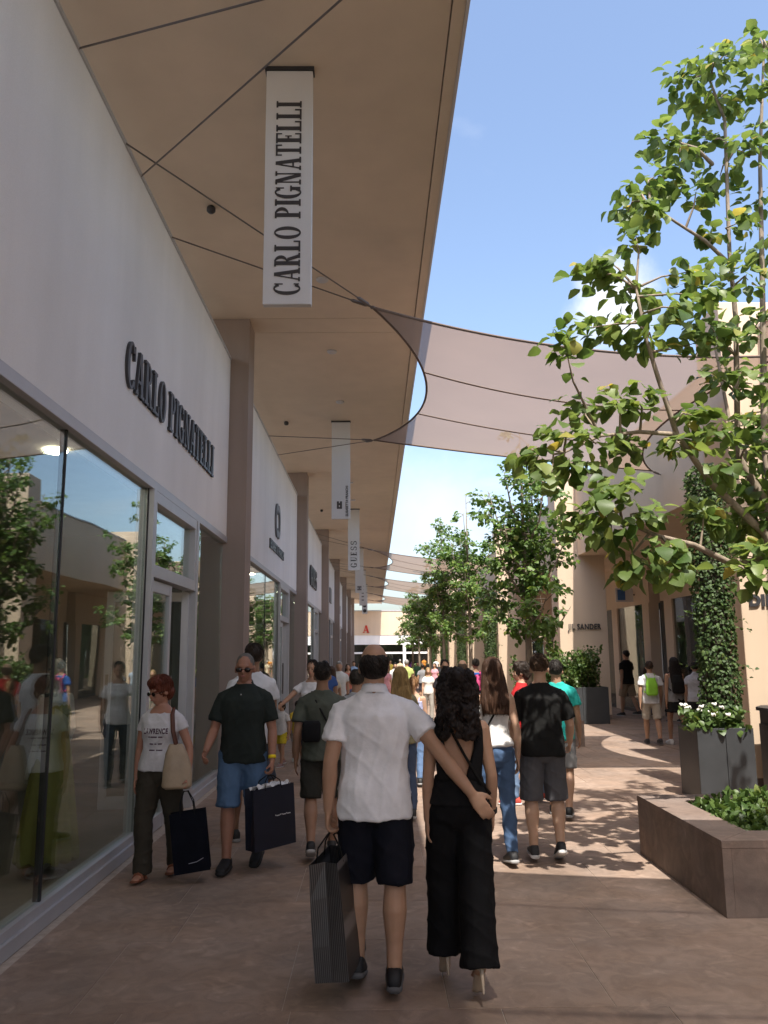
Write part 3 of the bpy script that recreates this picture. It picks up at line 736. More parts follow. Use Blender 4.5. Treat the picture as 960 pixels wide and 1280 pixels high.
# near tree: limbs follow the photographed ones, spread in depth around the trunk
TX, TY = 3.22, 6.6
tree = thing('broadleaf_tree', 'tall broad-leaved tree with wide leafy limbs growing from the near stone planter', 'tree', (TX, TY, .42), 0, 'broad-leaved trees down the street')
O = Vector((TX, TY, .42)); fork = Vector((TX + .03, TY, 2.35))
trunk = MB().limb([O - O, Vector((.03, -.02, 1.0)), fork - O], [.075, .062, .055], 10); limbs = MB(); LV = Leaves()
def path(pts): return [at(px, py, y=yy) for px, py, yy in pts]
limb_paths = {
 'a': [fork] + path([(956, 667, 6.55), (908, 622, 6.45), (887, 602, 6.4), (846, 543, 6.3), (822, 470, 6.25), (808, 425, 6.2), (795, 360, 6.2)]),
 'b': [fork + Vector((0, 0, -.25))] + path([(960, 698, 6.5), (915, 705, 6.35), (867, 681, 6.2), (819, 669, 6.1), (777, 650, 6.05)]),
 'c': [fork + Vector((0, 0, .1))] + path([(960, 632, 6.7), (925, 574, 6.75), (922, 540, 6.75), (920, 400, 6.8), (912, 317, 6.8), (906, 150, 6.85), (884, 92, 6.8)]),
 'd': [fork + Vector((.02, 0, .3))] + path([(956, 560, 6.95), (953, 350, 7.0), (950, 200, 7.0), (955, 60, 7.05)]),
 'e': path([(912, 330, 6.8), (880, 300, 6.65), (845, 278, 6.5), (806, 250, 6.4)]),
 'f': path([(846, 543, 6.3), (800, 540, 6.2), (750, 545, 6.15), (705, 566, 6.1)]),
 'g': path([(908, 160, 6.85), (890, 205, 6.8), (870, 185, 6.7), (838, 175, 6.6)][1:] ),
 'h': [fork + Vector((.05, .03, .0)), fork + Vector((.5, .25, .6)), fork + Vector((.85, .35, 1.6)), fork + Vector((1.05, .4, 2.7))],
 'i': [fork + Vector((.05, .05, -.1)), fork + Vector((.2, .6, .5)), fork + Vector((.15, 1.0, 1.5)), fork + Vector((.1, 1.15, 2.6))],
 'j': [fork + Vector((.05, -.02, -.1)), fork + Vector((.6, -.4, .3)), fork + Vector((1.2, -.6, .7))],
 'k': [fork + Vector((.0, -.02, .1)), fork + Vector((.35, -.5, .9)), fork + Vector((.5, -.8, 1.9)), fork + Vector((.5, -.9, 2.9))],
}
for nme, P in limb_paths.items():
    n = len(P); r0 = .034 if nme in 'abcd' else .016
    if nme in 'hik': r0 = .032
    limbs.limb([p - O for p in P], [r0 * (1 - .8 * i / (n - 1)) + .004 for i in range(n)], 7)
allpts = []
for P in limb_paths.values():
    for a, b in zip(P[:-1], P[1:]):
        for k in range(6): allpts.append(a.lerp(b, k / 6))
    allpts.append(P[-1])
clus = [(735, 345, 30, 6.15), (765, 330, 26, 6.2), (790, 372, 34, 6.2), (705, 425, 36, 6.1), (735, 410, 26, 6.1), (775, 415, 34, 6.25), (815, 425, 34, 6.2), (730, 508, 36, 6.15), (770, 500, 30, 6.2), (700, 540, 30, 6.05), (745, 555, 34, 6.1), (800, 505, 30, 6.25),
        (660, 568, 26, 6.0), (690, 590, 32, 6.0), (720, 588, 26, 6.05), (780, 560, 30, 6.2), (740, 630, 36, 6.0), (775, 610, 30, 6.05), (715, 655, 32, 5.95), (765, 665, 36, 6.0), (805, 640, 28, 6.1), (820, 692, 30, 6.05), (790, 715, 26, 5.95), (845, 712, 28, 6.0),
        (850, 555, 28, 6.3), (870, 520, 28, 6.35), (865, 430, 32, 6.3), (845, 385, 34, 6.25), (880, 370, 34, 6.4), (860, 340, 26, 6.4), (900, 340, 34, 6.5), (935, 350, 36, 6.6), (890, 410, 36, 6.45), (925, 420, 36, 6.55), (950, 400, 34, 6.6),
        (900, 470, 34, 6.4), (940, 480, 36, 6.5), (890, 545, 34, 6.4), (930, 530, 30, 6.55), (950, 560, 34, 6.6), (905, 590, 28, 6.4), (945, 610, 32, 6.6), (880, 640, 22, 6.3), (930, 650, 26, 6.5), (955, 690, 26, 6.4), (940, 720, 26, 6.2), (900, 650, 18, 6.3),
        (800, 240, 32, 6.4), (785, 265, 30, 6.35), (820, 220, 30, 6.45), (795, 295, 24, 6.35), (815, 265, 26, 6.45), (825, 175, 34, 6.55), (850, 190, 30, 6.6), (840, 230, 30, 6.6), (870, 240, 30, 6.7), (860, 110, 34, 6.75), (890, 80, 34, 6.8), (850, 95, 26, 6.7), (880, 130, 34, 6.8),
        (920, 75, 34, 6.9), (950, 45, 30, 7.0), (915, 130, 36, 6.9), (945, 110, 36, 7.0), (880, 175, 30, 6.8), (930, 190, 34, 6.95), (955, 170, 30, 7.0), (900, 220, 26, 6.8), (945, 250, 32, 6.9), (920, 280, 26, 6.8), (950, 310, 32, 6.9), (885, 290, 18, 6.7), (960, 60, 30, 6.9)]
for px, py, rp, yy in clus:
    c = at(px, py, y=yy + random.uniform(-.25, .25)); rad = rp / F * c.y
    near = min(allpts, key=lambda p: (p - c).length + .25 * max(0, p.z - c.z))
    cluster(LV, limbs, near - O, c - O, int(14 + rp * .6), rad, .122)
for nme in 'hijk':
    P = limb_paths[nme]
    for k in range(12):
        i = random.randrange(1, len(P)); a = P[i - 1].lerp(P[i], random.random()); c = a + Vector((random.uniform(-.45, .45), random.uniform(-.45, .45), random.uniform(-.1, .45)))
        cluster(LV, limbs, a - O, c - O, 24, .2, .125)
trunk.build('trunk', M_BARK, tree, True); limbs.build('limbs', M_BARK, tree, True)
vis = [it for it in LV.items if in_view(it[0] + O)]; rest = [it for it in LV.items if not in_view(it[0] + O)]
vis.sort(key=lambda it: -it[2] / (it[0] + O).y)
one = [Leaves().mesh('leaf', M_LEAF, [(Vector(), Matrix.Identity(3), 1.0, k)]) for k in range(3)]
for p, m, sz, k in vis[:290]:
    o = link('leaf', one[k], tree); o.matrix_local = Matrix.Translation(p) @ (m * sz).to_4x4()
tag(link('foliage', LV.mesh('foliage', M_LEAF, vis[290:] + rest), tree), kind='stuff')

def street_tree(H, seed, leaf, nclu, nl, crown0=2.0, wid=.95):
    random.seed(seed); tr = MB(); li = MB(); lv = Leaves()
    top = Vector((random.uniform(-.1, .1), random.uniform(-.1, .1), H * .93))
    tr.limb([(0, 0, 0), (.02, .01, crown0), (top.x * .4, top.y * .4, H * .55), tuple(top)], [.075, .062, .038, .008], 9)
    arms = []
    for k in range(13):
        z0 = crown0 + (H * .55 - crown0) * k / 12 * 1.15; a = k * 2.4 + random.uniform(-.4, .4); l = wid * (1.15 - .45 * k / 12) * random.uniform(.8, 1.15)
        b = Vector((.03, .01, z0)); e = b + Vector((math.cos(a) * l, math.sin(a) * l, random.uniform(.9, 1.7) * (1 if k > 2 else .55)))
        m_ = b.lerp(e, .5) + Vector((math.cos(a) * .12, math.sin(a) * .12, -.12)); li.limb([b, m_, e], [.026, .018, .006], 6); arms.append((b, m_, e))
    arms.append((Vector((0, 0, crown0 + .5)), Vector((0, 0, H * .6)), top))
    for k in range(nclu):
        b, m_, e = random.choice(arms + [arms[-1]]); t = random.uniform(.15, 1.0); a = (b.lerp(m_, t * 2) if t < .5 else m_.lerp(e, t * 2 - 1))
        c = a + Vector((random.uniform(-.38, .38), random.uniform(-.38, .38), random.uniform(-.3, .35)))
        cluster(lv, li, a, c, nl, random.uniform(.13, .24), leaf)
    return tr.mesh('trunk', M_BARK, True), li.mesh('limbs', M_BARK, True), lv.mesh('foliage', M_LEAF_FAR)
variants = [street_tree(6.2, 11, .108, 190, 26, 1.5, .9), street_tree(7.0, 23, .118, 190, 24, 1.6, 1.15), street_tree(7.1, 5, .122, 190, 24, 1.6, 1.15)]
random.seed(3)
TREES = [(3.02, 16.5), (3.1, 27.0), (3.1, 37.2), (3.15, 47.5), (3.1, 57.8), (3.1, 68.0)]
tl = ['slim broad-leaved tree growing from the second stone planter', 'broad-leaved tree next after the second stone planter', 'broad-leaved tree third beyond the second stone planter', 'broad-leaved tree fourth beyond the second stone planter', 'broad-leaved tree fifth beyond the second stone planter', 'farthest broad-leaved tree near the end building']
for k, (x, yv) in enumerate(TREES):
    t = thing('broadleaf_tree', tl[k], 'tree', (x, yv, .40), [0, 1.0, 2.2, .4, 3.0, 4.4][k], 'broad-leaved trees down the street')
    t.scale = [(1, 1, 1), (1, 1, 1.0), (1.1, 1.1, 1.08), (1.05, 1.05, 1.02), (1.1, 1.1, 1), (1.1, 1.1, 1)][k]
    for me, nme in zip(variants[k % 3], ('trunk', 'limbs', 'foliage')):
        o = link(nme, me, t)
        if nme == 'foliage': tag(o, kind='stuff')
# a tree behind the camera on the same row, so the row goes on
t = thing('broadleaf_tree', 'broad-leaved tree of the same row standing behind the camera', 'tree', (3.2, -4.0, .40), .7, 'broad-leaved trees down the street')
for me, nme in zip(variants[1], ('trunk', 'limbs', 'foliage')):
    o = link(nme, me, t)
    if nme == 'foliage': tag(o, kind='stuff')

# ------------------------------------------------------------------ stone bench planters
def low_plants(w, d, n, size, seed, h=.14):
    random.seed(seed); lv = Leaves()
    for i in range(n):
        p = Vector((random.uniform(-w, w), random.uniform(-d, d), 0)); f = max(.2, 1 - (abs(p.x) / w) ** 4) * max(.2, 1 - (abs(p.y) / d) ** 4)
        p.z = h * f * random.random() + .01; lv.put(p, rv() + Vector((0, 0, .25)), Vector((0, 0, 1)) + rv(.5), size * random.uniform(.6, 1.2))
    return lv.mesh('ground_cover', M_SHRUB)
GC = low_plants(.60, .60, 2600, .062, 4)
bl = ['big brown stone bench planter at the foot of the tall near tree', 'brown stone bench planter around the second tree', 'brown stone bench planter around the third tree', 'brown stone bench planter around the fourth tree',
      'brown stone bench planter around the fifth tree', 'brown stone bench planter around the sixth tree', 'farthest brown stone bench planter', 'brown stone bench planter behind the camera']
def bench(k, x0, y0, w, d, h=.48):
    t = thing('stone_planter', bl[k], 'planter', (x0 + w / 2, y0 + d / 2, .002), 0, 'stone bench planters down the street')
    W, D, r = w / 2, d / 2, .30
    # four cladding sides and a mitred seat rim of stone slabs
    sd = MB()
    n = 3
    for i in range(n):
        a, b = -D + d * i / n, -D + d * (i + 1) / n
        MB().box(-W, -W + .06, a + (.0015 if i else 0), b - .0015, 0, h - .05).build('side_slab', M_BENCH, t)
        MB().box(W - .06, W, a + (.0015 if i else 0), b - .0015, 0, h - .05).build('side_slab', M_BENCH, t)
        a, b = -W + .06 + (w - .12) * i / n, -W + .06 + (w - .12) * (i + 1) / n
        MB().box(a + .0015, b - .0015, -D, -D + .06, 0, h - .05).build('side_slab', M_BENCH, t)
        MB().box(a + .0015, b - .0015, D - .06, D, 0, h - .05).build('side_slab', M_BENCH, t)
    for q in (((-W, -D), (W, -D), (W - r, -D + r), (-W + r, -D + r)), ((W, -D), (W, D), (W - r, D - r), (W - r, -D + r)), ((W, D), (-W, D), (-W + r, D - r), (W - r, D - r)), ((-W, D), (-W, -D), (-W + r, -D + r), (-W + r, D - r))):
        MB().loft([[(x * 1.003, y * 1.003, h - .05) for x, y in q], [(x * 1.003, y * 1.003, h) for x, y in q]]).build('seat_slab', M_BENCH, t, bevel=.004)
    MB().box(-W + r, W - r, -D + r, D - r, .2, h - .07).build('soil', M_SOIL, t)
    o = link('ground_cover', GC, t); o.location.z = h - .07; o.scale = ((W - r) / .6, (D - r) / .6, 1.3); tag(o, kind='stuff')
    return t
bench(0, 2.28, 5.72, 1.75, 1.78)
for k, (x, yv) in enumerate(TREES): bench(k + 1, x - .82, yv - .9, 1.64, 1.8, .46)
bench(7, 2.38, -4.9, 1.64, 1.8)

# ------------------------------------------------------------------ dark planters with ivy, flowers and shrubs
def ivy_mesh(h, rx, ry, n, seed):
    random.seed(seed); lv = Leaves()
    for i in range(n):
        z = random.uniform(0, h); a = random.uniform(0, 6.283); lump = 1 + .14 * noise.noise(Vector((math.cos(a) * 1.3, math.sin(a) * 1.3, z * 2.6))) + .10 * noise.noise(Vector((math.cos(a) * 4, math.sin(a) * 4, z * 6)))
        tp = min(1, (h - z) / .25 + .45); q = lump * tp * random.uniform(.86, 1.08)
        p = Vector((math.cos(a) * rx * q, math.sin(a) * ry * q, z)); out = Vector((math.cos(a), math.sin(a), .2))
        lv.put(p, out * .5 + rv(.7) + Vector((0, 0, -.7)), out + rv(.5), random.uniform(.03, .058))
    for k in range(26):      # loose trailing shoots
        a = random.uniform(0, 6.283); z = random.uniform(.1, h); p = Vector((math.cos(a) * rx, math.sin(a) * ry, z)); d = Vector((math.cos(a), math.sin(a), random.uniform(-.4, .6)))
        for j in range(7): lv.put(p + d * .035 * j + rv(.02), d + rv(.8), Vector((0, 0, 1)) + rv(.6), .05)
    return lv.mesh('ivy_leaves', M_IVY)
def planter_box(t, w, d, h):
    W, D = w / 2, d / 2
    for a, b in ((-W, -.003), (.003, W)):
        MB().box(a, b, -D, -D + .02, .001, h).build('panel', M_PLANTER, t, bevel=.003); MB().box(a, b, D - .02, D, .001, h).build('panel', M_PLANTER, t, bevel=.003)
    MB().box(-W, -W + .02, -D + .022, D - .022, .001, h).build('panel', M_PLANTER, t, bevel=.003); MB().box(W - .02, W, -D + .022, D - .022, .001, h).build('panel', M_PLANTER, t, bevel=.003)
    MB().box(-W + .022, W - .022, -D + .022, D - .022, .01, h - .06).build('soil', M_SOIL, t)
IVY = ivy_mesh(3.3, .22, .21, 5800, 9)
def flower_mesh():
    random.seed(12); lv = Leaves(); fl = MB()
    for i in range(420):
        p = Vector((random.uniform(-.33, .33), random.uniform(-.3, .3), random.uniform(0, .26))); lv.put(p, rv() + Vector((0, 0, .2)), Vector((0, 0, 1)) + rv(.6), random.uniform(.06, .11))
    for i in range(16):
        c = Vector((random.uniform(-.34, .1), random.uniform(-.34, .2), random.uniform(.2, .34)))
        for k in range(5):
            a = k * 1.2566; fl.ell(c + Vector((math.cos(a) * .017, math.sin(a) * .017, random.uniform(-.012, .012))), (.017, .017, .017), None, 6, 4)
    return lv.mesh('leaves', M_SHRUB), fl.mesh('blossoms', mat('white_petal', (.75, .73, .68), .7), True)
FLM = flower_mesh()
def ivy_planter(label, x, yv, w=.66, d=.62, h=.82):
    t = thing('dark_planter', label, 'planter', (x, yv, .002), 0, 'dark planters in front of the piers'); planter_box(t, w, d, h)
    p = thing('ivy_column', label.replace('square dark planter with white flowers', 'tall column of dark ivy rising from the planter').replace('square dark planter', 'tall column of dark ivy rising from the planter'), 'climbing plant', (x + .13, yv + .08, h - .06), 0, 'ivy columns')
    MB().sec([(0, .17, .13, 0), (1.5, .16, .12, 0), (3.0, .12, .10, 0)], 12).build('stems', mat('ivy_stem', (.05, .045, .03), .95, .4, 12), p)
    tag(link('ivy_leaves', IVY, p), kind='stuff'); return t
ivy_planter('square dark planter with white flowers before the lettered pier', 4.08, 10.2)
f = thing('flowering_plant', 'white flowering plants filling the square dark planter under the ivy', 'flowers', (4.04, 10.17, .76))
tag(link('leaves', FLM[0], f), kind='stuff'); tag(link('blossoms', FLM[1], f), kind='stuff')
for k in (4, 5, 6, 7):
    ivy_planter('square dark planter ' + {4: 'at the pier behind the second tree', 5: 'at the third pier beyond the bushy planter', 6: 'at the fourth pier beyond the bushy planter', 7: 'at the fifth pier beyond the bushy planter'}[k], 4.3, PY[k] - .55)
# bushy planters
def shrub_mesh(h, w, d, n, seed):
    random.seed(seed); lv = Leaves(); st = MB()
    for k in range(34):
        b = Vector((random.uniform(-w, w) * .8, random.uniform(-d, d) * .8, 0)); e = b + Vector((random.uniform(-.35, .35), random.uniform(-.35, .35), h * random.uniform(.6, 1.05)))
        m_ = b.lerp(e, .5) + rv(.06); st.limb([b, m_, e], [.008, .006, .003], 5)
        for j in range(n // 34):
            t = random.uniform(.15, 1); q = (b.lerp(m_, t * 2) if t < .5 else m_.lerp(e, t * 2 - 1)) + rv(.09)
            lv.put(q, rv() + Vector((0, 0, -.2)), Vector((0, 0, 1)) + rv(.7), random.uniform(.05, .1))
    return st.mesh('stems', M_BARK), lv.mesh('leaves', M_SHRUB)
SHR = shrub_mesh(1.0, .55, .35, 3400, 31)
def bush_planter(lab, lab2, x, yv, w=1.25, d=.8, h=.86):
    t = thing('dark_planter', lab, 'planter', (x, yv, .002), 0, 'dark planters in front of the piers'); planter_box(t, w, d, h)
    s = thing('shrub', lab2, 'shrub', (x, yv, h - .06), 0, 'shrubs in dark planters'); link('stems', SHR[0], s); tag(link('leaves', SHR[1], s), kind='stuff')
bush_planter('wide dark planter full of bushy green shrub', 'bushy green shrub spilling over the wide dark planter', 5.0, 20.7)
bush_planter('smaller dark planter beside the bushy one', 'lighter green shrub standing before the bushy planter', 4.0, 19.9, .9, .8, .7)

# litter bin by the lettered pier
b = thing('litter_bin', 'black metal litter bin beside the lettered pier', 'bin', (4.98, 10.35, .002))
MB().sec([(0, .2, .17, 0), (.04, .23, .2, 0), (.82, .23, .2, 0)], 24, 6).build('bin_body', M_DARK, b)
MB().box(-.2, -.17, -.16, .16, .81, .985).build('upright', M_DARK, b); MB().box(.17, .2, -.16, .16, .81, .985).build('upright', M_DARK, b)
MB().sec([(.98, .25, .22, 0), (1.02, .25, .22, 0), (1.04, .2, .17, 0)], 24, 6).build('hood', M_DARK, b)
# clipped low hedge before the end building
hd = thing('hedge', 'low clipped green hedge before the end building', 'hedge', (4.5, 74, 0))
random.seed(8); lv = Leaves()
for i in range(2500):
    lv.put((random.uniform(-1.6, 1.6), random.uniform(-.4, .4), random.uniform(0.02, .7)), rv(), Vector((0, 0, 1)) + rv(.8), .14)
MB().box(-1.5, 1.5, -.3, .3, .001, .6).build('twigs', M_SOIL, hd); tag(link('leaves', lv.mesh('leaves', M_SHRUB), hd), kind='stuff')

# ------------------------------------------------------------------ people
LODV = {0: .0085, 1: .013, 2: .024}
SK_L, SK_T, SK_D = (.52, .33, .23), (.42, .25, .165), (.30, .17, .11)
def rotx(a): return Matrix.Rotation(R(a), 3, 'X')
def hand(P, w, d, n, s, k, curl, lod):
    d = Vector(d).normalized(); n = Vector(n); n = (n - d * n.dot(d)).normalized(); s = Vector(s); s = (s - d * s.dot(d) - n * s.dot(n)).normalized(); w = Vector(w)
    def ring(t, a, b): return [w + d * t * k + (s * math.cos(2 * math.pi * j / 10) * a + n * math.sin(2 * math.pi * j / 10) * b) * k for j in range(10)]
    P.loft([ring(-.01, .024, .02), ring(.03, .036, .017), ring(.07, .043, .015), ring(.092, .040, .012)])
    if lod == 2:
        e = w + d * .08 * k; q = (d * math.cos(R(curl)) + n * math.sin(R(curl))).normalized(); P.limb([e, e + q * .045 * k, e + (q + n * curl / 60).normalized() * .08 * k], [(.034 * k, .014 * k)] * 3, 8); return
    for i, L in enumerate((.070, .080, .074, .058)):
        p = w + (d * .086 + s * (.031 - .0205 * i)) * k; pts = [p]; a = curl * .55
        for f in (.45, .32, .28):
            q = d * math.cos(R(a)) + n * math.sin(R(a)); pts.append(pts[-1] + q * L * f * k); a += curl * .75
        P.limb(pts, [.0098 * k, .0094 * k, .0086 * k, .0075 * k], 7)
    p = w + (d * .028 + s * .030) * k; q = (d * .72 + s * .62 + n * .25).normalized(); p2 = p + q * .042 * k; q2 = (d * .85 + s * .2 + n * (.25 + curl / 90)).normalized()
    P.limb([p, p2, p2 + q2 * .034 * k], [.0135 * k, .0115 * k, .009 * k], 7)

def person(label, x, y, yaw=0, H=1.75, sex='m', g=1.0, L=(12, 8, 0), Rr=(-12, 14, 0), aL=(-8, 8, 12), aR=(8, 8, 12), curl=(22, 22), head=(0, 0), lod=1,
           top=('tee', (.5, .5, .5)), bot=('shorts', (.05, .05, .06)), shoes=((.02, .02, .02), (.3, .3, .3)), hair=('short', (.03, .02, .015)), sk=SK_T, lean=0, extra=(), group='shoppers in the street', sun=None, sleeve=.55, hem=.86, shade=None):
    k = H / 1.75; vx = LODV[lod]; fem = sex == 'f'
    root = thing('person', label, 'person', (x, y, 0), R(yaw), group)
    skm = skin(sk)
    hipx, shx, shz = (.088, .155, 1.385) if fem else (.09, .183, 1.392)
    J = {}
    # legs
    low = 9
    for s, (th, kn, fp), nm in ((-1, L, 'L'), (1, Rr, 'R')):
        hip = Vector((s * hipx, 0, .92)); td = Vector((s * (.07 if bot[0] == 'cargo' else -.012 if bot[0] == 'wide' else .035), math.sin(R(th)), -math.cos(R(th)))).normalized(); knee = hip + td * .425
        a = th - kn; sd = Vector((s * -.015, math.sin(R(a)), -math.cos(R(a)))).normalized(); ank = knee + sd * .41
        J['hip' + nm], J['knee' + nm], J['ank' + nm], J['shank' + nm] = hip, knee, ank, sd
        M = Matrix.Rotation(R(fp), 3, 'X')       # foot pitch: + toes up
        J['foot' + nm] = M
        heelh = .075 if shoes[0] == 'heels' else 0
        for q in ((0, -.075, -.085), (0, .19, -.085 - heelh), (0, -.05, -.085 - heelh)): low = min(low, (ank + M @ Vector(q)).z)
    dz = -low
    for q in list(J):
        if q[:4] in ('hipL', 'hipR') or q[:4] == 'knee' or q[:3] == 'ank': J[q] = J[q] + Vector((0, 0, dz))
    up = Vector((0, 0, dz)); LN = Matrix.Rotation(R(-lean), 3, 'X'); piv = Vector((0, 0, .95))
    tor = lambda p: LN @ (Vector(p) - piv) + piv + up
    # arms
    for s, a, nm in ((-1, aL, 'L'), (1, aR, 'R')):
        sh = tor((s * shx, -.005, shz)); J['sh' + nm] = sh
        if isinstance(a, dict):
            el, wr = Vector(a['el']) / k, Vector(a['wr']) / k
        else:
            sw, ab, be = a; d1 = Vector((s * math.sin(R(ab)), math.sin(R(sw)) * math.cos(R(ab)), -math.cos(R(sw)) * math.cos(R(ab)))); el = sh + d1 * .285
            ab2 = R(ab * .25); d2 = Vector((s * math.sin(ab2), math.sin(R(sw + be)) * math.cos(ab2), -math.cos(R(sw + be)) * math.cos(ab2))); wr = el + d2 * .25
        J['el' + nm], J['wr' + nm] = el, wr
    hp = tor((0, -.012, 1.52)); HM = Matrix.Rotation(R(head[0]), 3, 'Z') @ Matrix.Rotation(R(head[1]), 3, 'X')
    hd = lambda p: HM @ Vector(p) + hp
    # ---- body
    B = MB()
    if fem: ts = [(.80, .06, .06, 0), (.86, .150, .10, -.012), (.93, .170, .118, -.018), (1.0, .150, .105, -.005), (1.08, .122, .09, .004), (1.18, .128, .095, .006), (1.27, .140, .102, .004), (1.35, .142, .095, 0), (1.41, .13, .078, -.008), (1.46, .085, .055, -.012), (1.50, .05, .048, -.01)]
    else: ts = [(.80, .06, .06, 0), (.86, .145, .10, -.01), (.93, .163, .113, -.012), (1.0, .158, .108, 0), (1.08, .148, .102, .006), (1.18, .153, .108, .008), (1.28, .168, .116, .005), (1.36, .168, .108, 0), (1.415, .145, .086, -.008), (1.46, .09, .062, -.012), (1.51, .058, .053, -.01)]
    T = MB().sec([(z, w * g * (.97 if z < 1.4 else 1), dd * g * .97, yc) for z, w, dd, yc in ts], 18, 2.3); T.v = [tuple(tor(p)) for p in T.v]; B.add(T.v, T.f)
    if fem:
        for s in (-1, 1): B.ell(tor((s * .068, .072, 1.27)), (.06, .055, .058))
    lr = (.092, .078, .053, .056, .034) if fem else (.092, .082, .057, .065, .039)
    if bot[0] in ('jeans', 'trousers', 'wide'): lr = tuple(q * .82 for q in lr[:4]) + (lr[4],)
    for nm in 'LR':
        h, kn, an, sd = J['hip' + nm], J['knee' + nm], J['ank' + nm], J['shank' + nm]; back = Vector((0, -.014, 0))
        B.limb([h, h.lerp(kn, .5), kn, kn.lerp(an, .32) + back, kn.lerp(an, .7), an], [lr[0] * g, lr[1] * g, lr[2], lr[3], lr[4] * 1.15, lr[4]], 12)
        M = J['foot' + nm]; B.limb([an + M @ Vector((0, -.02, -.035)), an + M @ Vector((0, .07, -.052)), an + M @ Vector((0, .15, -.066))], [.034, (.036, .026), (.036, .016)], 10)
        s = -1 if nm == 'L' else 1; sh, el, wr = J['sh' + nm], J['el' + nm], J['wr' + nm]; ar = (.050, .042, .036, .038, .024) if fem else (.056, .049, .040, .043, .028); ar = (ar[0] * (.72 if top[0] in ('tee', 'polo', 'crop') else 1),) + ar[1:]
        B.limb([sh, sh.lerp(el, .45), el, el.lerp(wr, .28), wr], [ar[0], ar[1] * (1 + (g - 1) * .5), ar[2], ar[3], ar[4]], 10)
        d = (wr - el).normalized(); a = aL if nm == 'L' else aR
        if isinstance(a, dict): n, ts_ = a.get('n', (-s, 0, 0)), a.get('s', (0, 1, 0))
        else: n, ts_ = (-s, 0, 0), (0, 1, 0)
        cu = curl[0] if nm == 'L' else curl[1]; hand(B, wr, d, n, ts_, .92 if fem else 1.0, cu, lod)
        nn = Vector(n); nn = (nn - d * nn.dot(d)).normalized(); J['grip' + nm] = wr + d * .115 + nn * .022
    nr = .046 if fem else .056
    B.limb([tor((0, -.018, 1.44)), hd((0, -.012, .05))], [nr * 1.12, nr], 12)
    E = lambda c, r: B.ell(hd(c), r, HM)
    E((0, -.006, .126), (.076, .096, .104)); E((0, .030, .066), (.057, .066, .075)); E((0, .062, .018), (.026, .026, .024)); E((0, .05, .075), (.05, .048, .05))
    for s in (-1, 1): E((s * .079, -.006, .093), (.011, .024, .033)); E((s * .036, .07, .083), (.02, .02, .022))
    B.limb([hd((0, .090, .112)), hd((0, .112, .076)), hd((0, .1, .068))], [.009, .014, .015], 8); E((0, .094, .046), (.024, .014, .013)); E((0, .085, .128), (.05, .014, .012))
    me = remesh(B, vx, 1 if lod == 2 else 2); me.materials.append(skm); body = link('body', me, root); body.scale = (k, k, k)
    def part(mb, name, m, v=None, smooth=2, disp=None, par=None, raw=False):
        me = mb.mesh(name, None, True) if raw else remesh(mb, v or vx, smooth, disp)
        me.materials.append(m); o = link(name, me, par or root)
        if par is None: o.scale = (k, k, k)
        return o
    sd_ = random.random() * 50
    def wr_(amp, sx=7, sz=5):
        if lod == 2: return None
        rg = lambda v: (1 - abs(noise.noise(v))) ** 5
        return lambda c: amp * (.8 * noise.noise(Vector((c[0] * sx + sd_, c[1] * sx, c[2] * sz + c[0] * 3))) + .75 * rg(Vector((c[0] * 4.5 + sd_, c[1] * 4.5, c[2] * 9 + c[0] * 7))) + .6 * rg(Vector((c[0] * 9 - sd_, c[1] * 9, c[2] * 5 - c[0] * 5))) - .2)
    # face
    if lod < 2:
        m = MB()
        for s in (-1, 1): m.ell(hd((s * .033, .0875, .098)), (.012, .007, .006), HM, 10, 7)
        part(m, 'eyes', mat('eye_dark', (.04, .03, .025), .2), raw=True)
        m = MB().ell(hd((0, .1045, .046)), (.02, .006, .0075), HM, 10, 7); part(m, 'lips', mat('lips', (.32, .12, .1), .5), raw=True)
    if sun:
        m = MB()
        for s in (-1, 1): m.ell(hd((s * .036, .101, .098)), (.028, .007, .021), HM, 12, 7); m.limb([hd((s * .06, .095, .103)), hd((s * .084, .0, .1))], [.003, .003], 6)
        m.limb([hd((-.012, .108, .103)), hd((.012, .108, .103))], [.003, .003], 6); part(m, 'sunglasses', mat('sunglass_lens', (.02, .012, .01), .12, 0), raw=True)
    # ---- clothes
    def secs(a): 
        q = MB().sec([(z, w * (g if z < 1.38 else 1), dd * (g if z < 1.38 else 1), yc) for z, w, dd, yc in a], 22, 2.5); q.v = [tuple(tor(p)) for p in q.v]; return q
    kind, tc = top[0], top[1]
    if kind:
        C = MB()
        if fem: rows = [(hem, .188, .142, -.016), (.98, .180, .134, -.01), (1.06, .156, .12, .0), (1.12, .142, .108, .004), (1.18, .14, .108, .008), (1.27, .152, .118, .008), (1.35, .155, .108, 0), (1.405, .14, .09, -.010), (1.44, .10, .064, -.024)]
        else: rows = [(hem, .190, .146, -.018), (.98, .184, .138, -.01), (1.08, .172, .126, .004), (1.18, .170, .125, .008), (1.28, .182, .131, .006), (1.36, .180, .124, 0), (1.405, .158, .102, -.006), (1.458, .108, .078, -.012), (1.496, .074, .067, -.012)]
        if kind == 'crop': rows = [r for r in rows if r[0] >= 1.05]
        if kind in ('strap', 'vback'): rows = ([r for r in rows if r[0] < 1.36] + [(1.345, .148, .1, 0)]) if kind == 'strap' else [r for r in rows if r[0] < 1.1] + [(1.11, .14, .106, .004)]
        rows.sort(); q = secs(rows); C.add(q.v, q.f)
        if fem and kind != 'none':
            for s in (-1, 1): C.ell(tor((s * .068, .078, 1.265)), (.066, .06, .064))
